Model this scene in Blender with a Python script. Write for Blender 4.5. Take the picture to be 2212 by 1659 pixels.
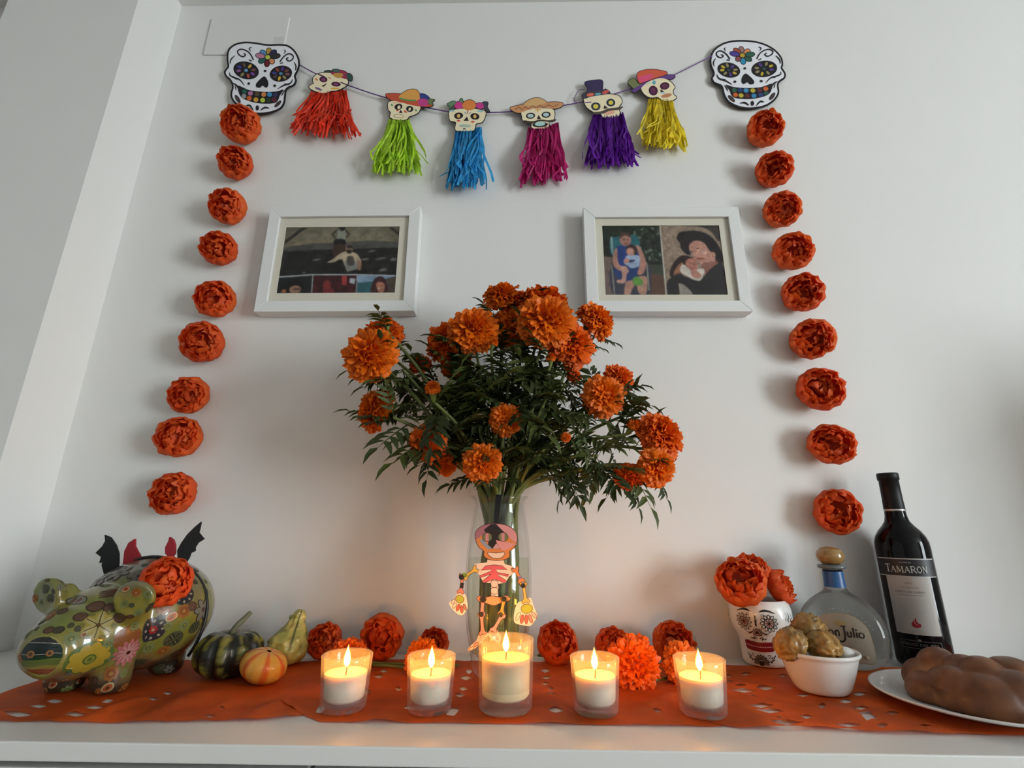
import bpy, bmesh, math, random
import numpy as np
from mathutils import Vector, Matrix, Quaternion, geometry, noise
from mathutils.bvhtree import BVHTree

for o in list(bpy.data.objects):
    bpy.data.objects.remove(o)
SC = bpy.context.scene
COL = SC.collection
R = math.radians
PI = math.pi

# ------------------------------------------------------------------ camera
# metres; wall plane Y = 0, dresser top Z = 0, X to the right
IW, IH, FPX = 2212, 1659, 1050.0
CAM = Vector((0.0, -0.918, 0.21))
PITCH, YAW, ROLL = R(16.2), R(1.0), R(0.4)
FWD = Vector((-math.sin(YAW)*math.cos(PITCH), math.cos(YAW)*math.cos(PITCH), math.sin(PITCH)))
_r = Vector((math.cos(YAW), math.sin(YAW), 0)); _u = _r.cross(FWD)
RIGHT = _r*math.cos(ROLL) + _u*math.sin(ROLL); UP = RIGHT.cross(FWD)
cd = bpy.data.cameras.new('camera'); cam = bpy.data.objects.new('camera', cd); COL.objects.link(cam)
cd.sensor_fit = 'HORIZONTAL'; cd.sensor_width = 36.0; cd.lens = 36.0*FPX/IW; cd.clip_start = 0.02
cam.matrix_world = Matrix(((RIGHT.x, UP.x, -FWD.x, CAM.x), (RIGHT.y, UP.y, -FWD.y, CAM.y), (RIGHT.z, UP.z, -FWD.z, CAM.z), (0, 0, 0, 1)))
SC.camera = cam

# ------------------------------------------------------------------ world, daylight, exposure
SC.view_settings.view_transform = 'Standard'
SC.view_settings.look = 'None'
SC.view_settings.gamma = 1.0
SC.view_settings.use_curve_mapping = False
SC.view_settings.exposure = 0.0
wd = bpy.data.worlds.new('sky'); SC.world = wd; wd.use_nodes = True
bg = wd.node_tree.nodes['Background']; bg.inputs['Color'].default_value = (0.80, 0.90, 1.0, 1); bg.inputs['Strength'].default_value = 1.0

def area(name, loc, target, sx, sy, power, color):
    l = bpy.data.lights.new(name, 'AREA'); l.shape = 'RECTANGLE'; l.size = sx; l.size_y = sy
    l.energy = power; l.color = color
    o = bpy.data.objects.new(name, l); COL.objects.link(o); o.location = loc
    o.rotation_euler = (Vector(target) - Vector(loc)).to_track_quat('-Z', 'Y').to_euler()
    return o
# daylight entering through the window in the right-hand wall (WIN = y0, y1, z0, z1)
WALL_R_X = 3.9
WIN = (-3.45, -2.00, -0.55, 1.45)
area('window_daylight', (WALL_R_X+0.16, (WIN[0]+WIN[1])/2, (WIN[2]+WIN[3])/2), (0, (WIN[0]+WIN[1])/2, (WIN[2]+WIN[3])/2), WIN[1]-WIN[0]-0.04, WIN[3]-WIN[2]-0.04, 178, (0.89, 0.97, 1.0))
SC.cycles.max_bounces = 7; SC.cycles.diffuse_bounces = 3; SC.cycles.glossy_bounces = 3; SC.cycles.transmission_bounces = 6; SC.cycles.transparent_max_bounces = 24
SC.cycles.caustics_reflective = False; SC.cycles.caustics_refractive = False; SC.cycles.use_denoising = True; SC.cycles.adaptive_threshold = 0.10; SC.cycles.adaptive_min_samples = 12

# ------------------------------------------------------------------ helpers
def ray(px, py):
    return FWD*FPX + RIGHT*(px-IW/2) - UP*(py-IH/2)
def wpt(px, py, Y=0.0):
    d = ray(px, py); return CAM + d*((Y-CAM.y)/d.y)
def tpt(px, py, Z=0.0):
    d = ray(px, py); return CAM + d*((Z-CAM.z)/d.z)
def lin(h):
    if isinstance(h, str):
        h = h.lstrip('#'); h = [int(h[i:i+2], 16)/255 for i in (0, 2, 4)]
        return tuple(x/12.92 if x <= 0.04045 else ((x+0.055)/1.055)**2.4 for x in h)
    return tuple(h)
def ap(h, g=1.35):            # albedo for a colour as it looks in the room's light
    return tuple(min(0.92, x*g) for x in lin(h))

_mats = {}
def mat(name, color=(0.8, 0.8, 0.8), rough=0.5, metal=0.0, coat=0.0, var=0.0, vscale=30.0, bump=0.0, bscale=60.0, sss=0.0, sssr=(0.01, 0.006, 0.003), trans=0.0, ior=1.45, attr=False, tl=0.0, spec=0.5, sheen=0.0):
    if name in _mats: return _mats[name]
    m = bpy.data.materials.new(name); m.use_nodes = True; nt = m.node_tree; N = nt.nodes; L = nt.links
    b = N['Principled BSDF']; out = N['Material Output']
    b.inputs['Base Color'].default_value = (*color, 1); b.inputs['Roughness'].default_value = rough
    b.inputs['Metallic'].default_value = metal; b.inputs['Coat Weight'].default_value = coat; b.inputs['Coat Roughness'].default_value = 0.06
    b.inputs['IOR'].default_value = ior; b.inputs['Transmission Weight'].default_value = trans
    b.inputs['Specular IOR Level'].default_value = spec; b.inputs['Sheen Weight'].default_value = sheen
    if sss:
        b.inputs['Subsurface Weight'].default_value = sss; b.inputs['Subsurface Radius'].default_value = sssr; b.inputs['Subsurface Scale'].default_value = 1.0
    src = None
    tc = None
    if var or bump:
        tc = N.new('ShaderNodeTexCoord')
    if attr:
        a = N.new('ShaderNodeAttribute'); a.attribute_name = 'Col'; src = a.outputs['Color']
    if var:
        nz = N.new('ShaderNodeTexNoise'); nz.inputs['Scale'].default_value = vscale; nz.inputs['Detail'].default_value = 4
        L.new(tc.outputs['Object'], nz.inputs['Vector'])
        mr = N.new('ShaderNodeMapRange'); mr.inputs['From Min'].default_value = 0.3; mr.inputs['From Max'].default_value = 0.7
        mr.inputs['To Min'].default_value = 1-var; mr.inputs['To Max'].default_value = 1+var
        L.new(nz.outputs['Fac'], mr.inputs['Value'])
        mx = N.new('ShaderNodeMix'); mx.data_type = 'RGBA'; mx.blend_type = 'MULTIPLY'; mx.inputs['Factor'].default_value = 1
        if src: L.new(src, mx.inputs['A'])
        else: mx.inputs['A'].default_value = (*color, 1)
        L.new(mr.outputs['Result'], mx.inputs['B']); src = mx.outputs['Result']
    if src: L.new(src, b.inputs['Base Color'])
    if bump:
        nb = N.new('ShaderNodeTexNoise'); nb.inputs['Scale'].default_value = bscale; nb.inputs['Detail'].default_value = 3
        L.new(tc.outputs['Object'], nb.inputs['Vector'])
        bp = N.new('ShaderNodeBump'); bp.inputs['Strength'].default_value = bump; bp.inputs['Distance'].default_value = 0.002
        L.new(nb.outputs['Fac'], bp.inputs['Height']); L.new(bp.outputs['Normal'], b.inputs['Normal'])
    if tl:                       # thin paper or leaf: light shows through
        t = N.new('ShaderNodeBsdfTranslucent'); mixs = N.new('ShaderNodeMixShader'); mixs.inputs['Fac'].default_value = tl
        if src: L.new(src, t.inputs['Color'])
        else: t.inputs['Color'].default_value = (*color, 1)
        L.new(b.outputs['BSDF'], mixs.inputs[1]); L.new(t.outputs['BSDF'], mixs.inputs[2]); L.new(mixs.outputs['Shader'], out.inputs['Surface'])
    _mats[name] = m
    return m
def glass_thin(name, tint=(1, 1, 1), rough=0.01, ior=1.45, haze=0.0):
    if name in _mats: return _mats[name]
    m = bpy.data.materials.new(name); m.use_nodes = True; nt = m.node_tree; N = nt.nodes; L = nt.links
    N.remove(N['Principled BSDF']); out = N['Material Output']
    t = N.new('ShaderNodeBsdfTransparent'); t.inputs['Color'].default_value = (*tint, 1)
    g = N.new('ShaderNodeBsdfGlossy'); g.inputs['Roughness'].default_value = rough
    f = N.new('ShaderNodeFresnel'); f.inputs['IOR'].default_value = ior
    ge = N.new('ShaderNodeNewGeometry'); mi = N.new('ShaderNodeMix'); mi.inputs['A'].default_value = ior; mi.inputs['B'].default_value = 1/ior   # same on both sides of the sheet
    L.new(ge.outputs['Backfacing'], mi.inputs['Factor']); L.new(mi.outputs['Result'], f.inputs['IOR'])
    mx = N.new('ShaderNodeMixShader'); L.new(f.outputs['Fac'], mx.inputs['Fac']); L.new(t.outputs['BSDF'], mx.inputs[1]); L.new(g.outputs['BSDF'], mx.inputs[2])
    last = mx.outputs['Shader']
    if haze:                         # faint film on the glass that catches light
        df = N.new('ShaderNodeBsdfDiffuse'); tr_ = N.new('ShaderNodeBsdfTranslucent'); ad = N.new('ShaderNodeMixShader'); ad.inputs['Fac'].default_value = 0.5
        L.new(df.outputs['BSDF'], ad.inputs[1]); L.new(tr_.outputs['BSDF'], ad.inputs[2])
        m2 = N.new('ShaderNodeMixShader'); m2.inputs['Fac'].default_value = haze; L.new(last, m2.inputs[1]); L.new(ad.outputs['Shader'], m2.inputs[2]); last = m2.outputs['Shader']
    L.new(last, out.inputs['Surface']); _mats[name] = m
    return m
def emit(name, color, strength, clear=0.0):
    if name in _mats: return _mats[name]
    m = bpy.data.materials.new(name); m.use_nodes = True; nt = m.node_tree; N = nt.nodes; L = nt.links
    N.remove(N['Principled BSDF']); out = N['Material Output']
    e = N.new('ShaderNodeEmission'); e.inputs['Color'].default_value = (*color, 1); e.inputs['Strength'].default_value = strength
    if clear:
        t = N.new('ShaderNodeBsdfTransparent'); mx = N.new('ShaderNodeMixShader'); mx.inputs['Fac'].default_value = clear
        L.new(e.outputs['Emission'], mx.inputs[1]); L.new(t.outputs['BSDF'], mx.inputs[2]); L.new(mx.outputs['Shader'], out.inputs['Surface'])
    else: L.new(e.outputs['Emission'], out.inputs['Surface'])
    _mats[name] = m
    return m

def tag(o, label=None, cat=None, group=None, kind=None):
    if label: o['label'] = label
    if cat: o['category'] = cat
    if group: o['group'] = group
    if kind: o['kind'] = kind
    return o
def empty(name, loc=(0, 0, 0), rz=0.0):
    o = bpy.data.objects.new(name, None); COL.objects.link(o); o.empty_display_size = 0.02
    o.location = loc; o.rotation_euler = (0, 0, rz)
    return o
def obj(name, mesh, parent=None, loc=None):
    o = bpy.data.objects.new(name, mesh); COL.objects.link(o)
    if loc is not None: o.location = loc
    if parent is not None: o.parent = parent
    return o

class MB:
    """collects faces and links them as one mesh object"""
    def __init__(s): s.v = []; s.f = []; s.c = []; s.m = []; s.col = None; s.mi = 0
    def add(s, V, F, col=None, mi=None):
        b = len(s.v); s.v += [tuple(p) for p in V]
        for f in F:
            s.f.append([i+b for i in f]); s.c.append(col if col is not None else s.col); s.m.append(s.mi if mi is None else mi)
        return s
    def box(s, x0, x1, y0, y1, z0, z1, **k):
        return s.add([(x0,y0,z0),(x1,y0,z0),(x1,y1,z0),(x0,y1,z0),(x0,y0,z1),(x1,y0,z1),(x1,y1,z1),(x0,y1,z1)],
                     [(0,3,2,1),(4,5,6,7),(0,1,5,4),(1,2,6,5),(2,3,7,6),(3,0,4,7)], **k)
    def grid(s, fn, nu, nv, cu=False, cv=False, **k):
        V = [fn(i/nu, j/nv) for j in range(nv + (0 if cv else 1)) for i in range(nu + (0 if cu else 1))]
        w = nu + (0 if cu else 1); h = nv + (0 if cv else 1)
        F = [(j*w+i, j*w+(i+1) % w, ((j+1) % h)*w+(i+1) % w, ((j+1) % h)*w+i) for j in range(nv) for i in range(nu)]
        return s.add(V, F, **k)
    def lathe(s, prof, n=32, c=(0, 0), fx=1.0, fy=1.0, cap0=False, cap1=False, **k):
        V = []; F = []
        for r, z in prof:
            for i in range(n):
                a = 2*PI*i/n; V.append((c[0]+r*fx*math.cos(a), c[1]+r*fy*math.sin(a), z))
        for j in range(len(prof)-1):
            for i in range(n):
                i2 = (i+1) % n; F.append((j*n+i, j*n+i2, (j+1)*n+i2, (j+1)*n+i))
        if cap0: F.append(tuple(range(n-1, -1, -1)))
        if cap1: F.append(tuple((len(prof)-1)*n+i for i in range(n)))
        return s.add(V, F, **k)
    def tube(s, path, rad, n=6, cap=True, **k):
        P = [Vector(p) for p in path]; V = []; F = []
        ref = Vector((0.3, 0.2, 1)).normalized()
        for i, p in enumerate(P):
            t = (P[min(i+1, len(P)-1)] - P[max(i-1, 0)]).normalized()
            a = t.cross(ref)
            if a.length < 1e-4: a = t.cross(Vector((1, 0, 0)))
            a.normalize(); b = t.cross(a)
            r = rad(i/(len(P)-1)) if callable(rad) else rad
            for j in range(n):
                an = 2*PI*j/n; V.append(p + a*(r*math.cos(an)) + b*(r*math.sin(an)))
        for i in range(len(P)-1):
            for j in range(n):
                F.append((i*n+j, i*n+(j+1) % n, (i+1)*n+(j+1) % n, (i+1)*n+j))
        if cap: F.append(tuple(range(n-1, -1, -1))); F.append(tuple((len(P)-1)*n+j for j in range(n)))
        return s.add(V, F, **k)
    def ellipsoid(s, c, r, nu=24, nv=14, rot=None, **k):
        c = Vector(c)
        V = []; F = []
        for j in range(nv+1):
            th = PI*j/nv
            for i in range(nu):
                a = 2*PI*i/nu; p = Vector((r[0]*math.sin(th)*math.cos(a), r[1]*math.sin(th)*math.sin(a), r[2]*math.cos(th)))
                if rot is not None: p = rot @ p
                V.append(c+p)
        for j in range(nv):
            for i in range(nu):
                i2 = (i+1) % nu; F.append((j*nu+i, (j+1)*nu+i, (j+1)*nu+i2, j*nu+i2))
        return s.add(V, F, **k)
    def mesh(s, name, mats=(), smooth=False, vcol=None):
        me = bpy.data.meshes.new(name); me.from_pydata([tuple(p) for p in s.v], [], s.f)
        for m in (mats if isinstance(mats, (list, tuple)) else [mats]): me.materials.append(m)
        if any(s.m): me.polygons.foreach_set('material_index', s.m)
        if vcol is not None:
            at = me.color_attributes.new('Col', 'FLOAT_COLOR', 'POINT')
            at.data.foreach_set('color', np.array([(*c[:3], 1.0) for c in vcol], dtype=np.float32).ravel())
        elif any(c is not None for c in s.c):
            at = me.color_attributes.new('Col', 'FLOAT_COLOR', 'CORNER'); arr = []
            for f, c in zip(s.f, s.c):
                c = c or (0.8, 0.8, 0.8); arr += [(*c[:3], 1.0)]*len(f)
            at.data.foreach_set('color', np.array(arr, dtype=np.float32).ravel())
        if smooth: me.shade_smooth()
        me.update()
        return me
    def build(s, name, mats=(), parent=None, smooth=False, loc=None, vcol=None):
        return obj(name, s.mesh(name, mats, smooth, vcol), parent, loc)

def bevel(o, w=0.002, seg=2):
    m = o.modifiers.new('bevel', 'BEVEL'); m.width = w; m.segments = seg; m.limit_method = 'ANGLE'; m.angle_limit = R(40)
    return o
def cr(pts, n=6, closed=True):        # catmull-rom through 2-D or 3-D points
    P = [Vector(p) for p in pts]; out = []; m = len(P)
    rng = range(m) if closed else range(m-1)
    for i in rng:
        if closed: p0, p1, p2, p3 = P[i-1], P[i], P[(i+1) % m], P[(i+2) % m]
        else: p0, p1, p2, p3 = P[max(i-1, 0)], P[i], P[i+1], P[min(i+2, m-1)]
        for j in range(n):
            t = j/n
            out.append(0.5*((2*p1) + (p2-p0)*t + (2*p0-5*p1+4*p2-p3)*t*t + (3*p1-p0-3*p2+p3)*t*t*t))
    if not closed: out.append(P[-1])
    return out
def tess(pts):
    return geometry.tessellate_polygon([[Vector((p[0], p[1], 0)) for p in pts]])
def inset(pts, d):                    # move a closed outline inwards by d
    P = [Vector((p[0], p[1])) for p in pts]; n = len(P)
    area2 = sum(P[i-1].x*P[i].y - P[i].x*P[i-1].y for i in range(n)); sg = 1 if area2 > 0 else -1
    out = []
    for i in range(n):
        t = (P[(i+1) % n] - P[i-1])
        if t.length < 1e-9: out.append(P[i]); continue
        t.normalize(); out.append(P[i] + Vector((-t.y, t.x))*d*sg)
    return out

class Draw:
    """flat print: coloured shapes laid over each other on a surface; fn(u, v, lift) gives the point"""
    def __init__(s, fn, lmax=None, step=1.6e-5, start=1.5e-4, g=1.35):
        s.fn = fn; s.mb = MB(); s.k = 0; s.lmax = lmax; s.step = step; s.start = start; s.g = g
    def _tri(s, a, b, c, col, lift, depth=0):
        if s.lmax and depth < 14:
            L = ((a-b).length, (b-c).length, (c-a).length); m = max(L)
            if m > s.lmax:
                i = L.index(m)
                if i == 0: d = (a+b)/2; s._tri(a, d, c, col, lift, depth+1); s._tri(d, b, c, col, lift, depth+1)
                elif i == 1: d = (b+c)/2; s._tri(a, b, d, col, lift, depth+1); s._tri(a, d, c, col, lift, depth+1)
                else: d = (c+a)/2; s._tri(a, b, d, col, lift, depth+1); s._tri(d, b, c, col, lift, depth+1)
                return
        s.mb.add([s.fn(p.x, p.y, lift) for p in (a, b, c)], [(0, 1, 2)], col)
    def poly(s, pts, col, raw=False):
        col = col if raw else ap(col, s.g)
        lift = s.start + s.k*s.step; s.k += 1
        P = [Vector((p[0], p[1])) for p in pts]
        if s.lmax:
            for t in tess(P): s._tri(P[t[0]], P[t[1]], P[t[2]], col, lift)
        else:
            s.mb.add([s.fn(p.x, p.y, lift) for p in P], [tuple(t) for t in tess(P)], col)
        return s
    def smooth(s, pts, col, n=5): return s.poly(cr(pts, n), col)
    def ell(s, cx, cy, rx, ry, col, rot=0.0, n=18):
        c, q = math.cos(R(rot)), math.sin(R(rot))
        return s.poly([(cx+rx*math.cos(a)*c-ry*math.sin(a)*q, cy+rx*math.cos(a)*q+ry*math.sin(a)*c) for a in [2*PI*i/n for i in range(n)]], col)
    def stroke(s, pts, w, col, closed=False, curve=True, taper=False, n=5):
        P = cr([Vector((p[0], p[1])) for p in pts], n, closed) if curve else [Vector((p[0], p[1])) for p in pts]
        if closed: P = P+[P[0]]
        if s.lmax:
            Q = [P[0]]
            for p in P[1:]:
                n_ = max(1, int(math.ceil((p-Q[-1]).length/s.lmax))); a_ = Q[-1]; Q += [a_.lerp(p, (i_+1)/n_) for i_ in range(n_)]
            P = Q
        col = ap(col, s.g); lift = s.start + s.k*s.step; s.k += 1
        V = []; m = len(P)
        for i, p in enumerate(P):
            if closed: t = P[(i+1) % (m-1)] - P[(i-1) % (m-1)]
            else: t = P[min(i+1, m-1)]-P[max(i-1, 0)]
            if t.length < 1e-9: t = Vector((1, 0))
            t.normalize(); nn = Vector((-t.y, t.x))
            ww = w/2*(1 if not taper else (0.25+0.75*math.sin(PI*min(1, max(0, i/(m-1))))))
            V += [p+nn*ww, p-nn*ww]
        s.mb.add([s.fn(p.x, p.y, lift) for p in V], [(2*i, 2*i+1, 2*i+3, 2*i+2) for i in range(m-1)], col)
        return s
    def text(s, string, x, y, size, col, width=None, flip=1.0, dx=(1, 0), extra=0.0):
        V, F = text_mesh(string)
        if not V: return s
        x0 = min(p[0] for p in V); x1 = max(p[0] for p in V); sc = size
        sx = (width/(x1-x0)) if width else sc
        col = ap(col, s.g); lift = s.start + s.k*s.step; s.k += 1
        W = []
        for p in V:
            a = (p[0]-(x0+x1)/2)*sx; b = p[1]*sc*flip
            W.append(s.fn(x+a*dx[0]-b*dx[1]*flip, y+b*dx[0]+a*dx[1], lift))
        s.mb.add(W, F, col)
        return s
    def build(s, name, parent=None, rough=0.55, loc=None, matname=None, smooth=False):
        o = s.mb.build(name, mat(matname or 'printed_ink_%02d' % int(rough*100), rough=rough, attr=True), parent, loc=loc, smooth=smooth)
        if s.lmax:
            bm = bmesh.new(); bm.from_mesh(o.data); bmesh.ops.remove_doubles(bm, verts=bm.verts, dist=2e-6); bm.to_mesh(o.data); bm.free()
        return o

_txt = {}
def text_mesh(string):
    if string in _txt: return _txt[string]
    cu = bpy.data.curves.new('lettering', 'FONT'); cu.body = string; cu.size = 1.0
    o = bpy.data.objects.new('lettering', cu); COL.objects.link(o)
    dg = bpy.context.evaluated_depsgraph_get(); dg.update()
    me = o.evaluated_get(dg).to_mesh()
    V = [tuple(v.co) for v in me.vertices]; F = [tuple(p.vertices) for p in me.polygons]
    o.evaluated_get(dg).to_mesh_clear(); bpy.data.objects.remove(o); bpy.data.curves.remove(cu)
    _txt[string] = (V, F)
    return V, F
def px_plane(Y):                       # prints on a sheet standing in the plane Y, outlines given as they look in the picture
    return lambda u, v, lift: wpt(u, v, Y-lift)
def prism(name, pts, Y, thick, material, parent=None, mb=None):
    """a sheet of card cut to an outline, with thickness; the front lies in plane Y"""
    m = mb or MB(); n = len(pts)
    Fp = [wpt(p[0], p[1], Y) for p in pts]; Bp = [Vector((p.x, Y+thick, p.z)) for p in Fp]
    T = [tuple(t) for t in tess(pts)]
    m.add(Fp+Bp, T + [tuple(i+n for i in reversed(t)) for t in T] + [(i, i+n, (i+1) % n+n, (i+1) % n) for i in range(n)])
    return m if mb else m.build(name, material, parent)
def zoomer(x0, y0, sx, sy=None):
    sy = sy or sx
    return lambda pts: [(x0+p[0]/sx, y0+p[1]/sy) for p in pts]
def eval_mesh(o):
    dg = bpy.context.evaluated_depsgraph_get(); dg.update()
    return bpy.data.meshes.new_from_object(o.evaluated_get(dg))
rnd = random.Random(11)
# ------------------------------------------------------------------ the room
M_wall = mat('wall_paint', (0.80, 0.80, 0.775), 0.75, bump=0.04, bscale=240)
M_ceil = mat('ceiling_paint', (0.80, 0.80, 0.78), 0.8)
M_room = mat('room_paint', (0.62, 0.61, 0.59), 0.8)
M_floor = mat('floor_wood', (0.20, 0.14, 0.09), 0.45, var=0.2, vscale=8)
CEIL, FLOOR = 1.489, -0.92
XL, XR, YB = -2.0, WALL_R_X, -4.4
def struct(name, mb, m):
    return tag(mb.build(name, m), kind='structure')
struct('wall_back', MB().box(-0.874, XR, 0.0, 0.12, FLOOR, CEIL), M_wall)
struct('wall_column', MB().box(-1.178, -0.874, -0.11, 0.12, FLOOR, CEIL), M_wall)
struct('wall_recess', MB().box(XL, -1.178, 0.0, 0.12, FLOOR, CEIL), M_wall)
struct('wall_left', MB().box(XL-0.12, XL, YB, 0.12, FLOOR, CEIL), M_room)
struct('wall_front', MB().box(XL-0.12, XR+0.12, YB-0.12, YB, FLOOR, CEIL), M_room)
w = MB(); y0, y1, z0, z1 = WIN
w.box(XR, XR+0.12, YB, y0, FLOOR, CEIL); w.box(XR, XR+0.12, y1, 0.12, FLOOR, CEIL)
w.box(XR, XR+0.12, y0, y1, FLOOR, z0); w.box(XR, XR+0.12, y0, y1, z1, CEIL)
struct('wall_right', w, M_room)
struct('floor', MB().box(XL-0.12, XR+0.12, YB-0.12, 0.12, FLOOR-0.1, FLOOR), M_floor)
struct('ceiling', MB().box(XL-0.12, XR+0.12, YB-0.12, 0.12, CEIL, CEIL+0.1), M_ceil)
struct('shadow_block', MB().box(1.24, 1.80, -0.34, 0.0, FLOOR, 0.50), M_wall)   # added unseen block beside the dresser, casts soft shade on the lower right wall
wf = MB(); ym = (y0+y1)/2; t = 0.045; xa, xb = XR+0.03, XR+0.08
wf.box(xa, xb, y0, y0+t, z0, z1); wf.box(xa, xb, y1-t, y1, z0, z1); wf.box(xa, xb, y0+t, y1-t, z0, z0+t); wf.box(xa, xb, y0+t, y1-t, z1-t, z1); wf.box(xa, xb, ym-t/2, ym+t/2, z0+t, z1-t)
struct('window_1', wf, mat('window_frame_paint', (0.8, 0.8, 0.8), 0.4))

# junction box cover in the wall corner
cov = empty('wall_cover', wpt(533, 76, 0)); tag(cov, 'square white cover plate on the wall in the upper left corner', 'cover plate')
a, b = wpt(457, 38, -0.005), wpt(612, 115, -0.005)
pl = bevel(MB().box(a.x-cov.location.x, b.x-cov.location.x, -0.005, -0.0005, b.z-cov.location.z, a.z-cov.location.z).build('plate', mat('cover_plastic', (0.79, 0.79, 0.765), 0.5), cov), 0.002)
MB().box(b.x-cov.location.x-0.03, b.x-cov.location.x-0.004, -0.0056, -0.0051, b.z-cov.location.z+0.025, b.z-cov.location.z+0.052).build('tab', mat('cover_tab', (0.70, 0.70, 0.68), 0.5), cov)

# white dresser whose top carries the altar
M_white = mat('white_lacquer', (0.78, 0.78, 0.75), 0.38)
dr = empty('dresser', (0.1, -0.18, FLOOR)); tag(dr, 'long white lacquered dresser against the wall, carrying the altar', 'dresser')
def dbox(name, x0, x1, y0, y1, z0, z1, m=M_white, bw=0.0015, par=None):
    o = MB().box(x0-0.1, x1-0.1, y0+0.18, y1+0.18, z0-FLOOR, z1-FLOOR).build(name, m, par or dr)
    bevel(o, bw); return o
DX0, DX1, DY = -0.868, 1.10, -0.362
dbox('top', DX0, DX1, DY, -0.002, -0.0170, 0.0)
dbox('body', DX0+0.01, DX1-0.01, DY+0.03, -0.004, -0.86, -0.0172, mat('dresser_inside', (0.10, 0.10, 0.11), 0.6))
nd = 3; wdr = (DX1-DX0-0.02)/nd
for i in range(nd):
    for j in range(3):
        zt = -0.0243-0.27*j
        d = dbox('drawer', DX0+0.01+wdr*i+0.002, DX0+0.01+wdr*(i+1)-0.002, DY+0.006, DY+0.0295, zt-0.264, zt)
        kx = DX0+0.01+wdr*(i+0.5)
        k = MB().lathe([(0.004, 0), (0.006, 0.012), (0.013, 0.018), (0.012, 0.024), (0.0, 0.026)], 16).build('knob', M_white, d, smooth=True)
        k.location = (kx-0.1, DY+0.006+0.18, zt-0.132-FLOOR); k.rotation_euler = (R(90), 0, 0)
for x in (DX0+0.06, DX1-0.06):
    for y in (DY+0.06, -0.05):
        dbox('leg', x-0.025, x+0.025, y-0.025, y+0.025, FLOOR, -0.861)

# ------------------------------------------------------------------ orange cut-paper runner, three tissue sheets
def inpoly(x, y, P):
    r = False; n = len(P)
    for i in range(n):
        x0, y0 = P[i][0], P[i][1]; x1, y1 = P[i-1][0], P[i-1][1]
        if (y0 > y) != (y1 > y) and x < (x1-x0)*(y-y0)/(y1-y0)+x0: r = not r
    return r
FOOT = [(-0.207, -0.268, .045), (-0.1055, -0.268, .045), (-0.0165, -0.261, .05), (0.0895, -0.267, .045), (0.2135, -0.267, .045), (-0.031, -0.134, .075), (-0.555, -0.18, .11),
        (-0.4175, -0.146, .07), (-0.3575, -0.172, .055), (-0.3665, -0.084, .05), (0.39, -0.045, .06), (0.40, -0.178, .06), (0.51, -0.062, .07), (0.638, -0.052, .06), (0.55, -0.238, .12), (0.16, -0.15, .06), (0.23, -0.13, .05)]
def calm(x, y):
    k = 1.0
    for fx, fy, fr in FOOT:
        d = math.hypot(x-fx, y-fy); k = min(k, max(0.0, min(1.0, (d-fr*0.75)/0.03)))
    return k
def tissue(name, poly, holes, label, z, seed, ridges=()):
    xs = [p[0] for p in poly]; ys = [p[1] for p in poly]
    rr = random.Random(seed); V = []; E = []
    def ring(P):
        b = len(V); V.extend(Vector((p[0], p[1])) for p in P); E.extend((b+i, b+(i+1) % len(P)) for i in range(len(P)))
    fine = []
    for i in range(len(poly)):
        p, q = Vector(poly[i]), Vector(poly[(i+1) % len(poly)]); n = max(2, int((q-p).length/0.012))
        for j in range(n):
            r = p.lerp(q, j/n); fine.append((r.x+rr.uniform(-.0008, .0008), r.y+rr.uniform(-.0008, .0008)))
    ring(fine)
    for h in holes: ring(h)
    st = 0.0075; x = min(xs)
    while x < max(xs):
        y = min(ys)
        while y < max(ys):
            p = (x+rr.uniform(-.3, .3)*st, y+rr.uniform(-.3, .3)*st)
            if inpoly(p[0], p[1], fine) and not any(inpoly(p[0], p[1], h) for h in holes): V.append(Vector(p))
            y += st
        x += st
    v2, e2, f2, *_ = geometry.delaunay_2d_cdt(V, E, [], 0, 1e-5)
    def height(x, y):
        n1 = noise.noise(Vector((x*9+seed, y*22, seed))); n2 = noise.noise(Vector((x*34, y*40+seed, 1.7)))
        n3 = noise.noise(Vector((x*16+y*9, y*11-x*5, seed*2.3))); n4 = noise.noise(Vector((x*40-y*26, y*38+x*12, seed*1.3)))
        h = 0.0022*abs(n1)+0.0012*max(0, n2)+0.0030*(1-abs(n3))**6+0.0018*(1-abs(n4))**6
        for (ax, ay, bx, by, hh, ww) in ridges:
            a, b = Vector((ax, ay)), Vector((bx, by)); d = b-a; t = max(0, min(1, (Vector((x, y))-a).dot(d)/d.length_squared))
            dist = (Vector((x, y))-(a+d*t)).length; h += hh*math.exp(-(dist/ww)**2)
        return z + 0.62*h*calm(x, y)
    F = []
    for f in f2:
        c = sum((v2[i] for i in f), Vector((0, 0)))/len(f)
        if inpoly(c.x, c.y, fine) and not any(inpoly(c.x, c.y, h) for h in holes): F.append(tuple(f))
    m = MB(); m.add([(p.x, p.y, height(p.x, p.y)) for p in v2], F)
    o = m.build(name, mat('orange_tissue', (0.72, 0.120, 0.013), 0.6, var=0.30, vscale=11, tl=0.35), smooth=True)
    tag(o, label, 'paper', 'cut tissue sheets under the altar things')
    return o
def hole(px, py, w, h, rot=0.0, n=8):
    """lozenge cut out of the tissue, size as seen"""
    P = []
    for i in range(n):
        a = 2*PI*i/n; s = 1.0/(abs(math.cos(a))**1.0+abs(math.sin(a))**1.0)**0.75
        u, v = math.cos(a)*w/2*s*1.1, math.sin(a)*h/2*s*1.3
        q = tpt(px+u*math.cos(rot)-v*math.sin(rot), py+u*math.sin(rot)+v*math.cos(rot)); P.append((q.x, q.y))
    return P
def T(px, py): q = tpt(px, py); return (q.x, q.y)
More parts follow.
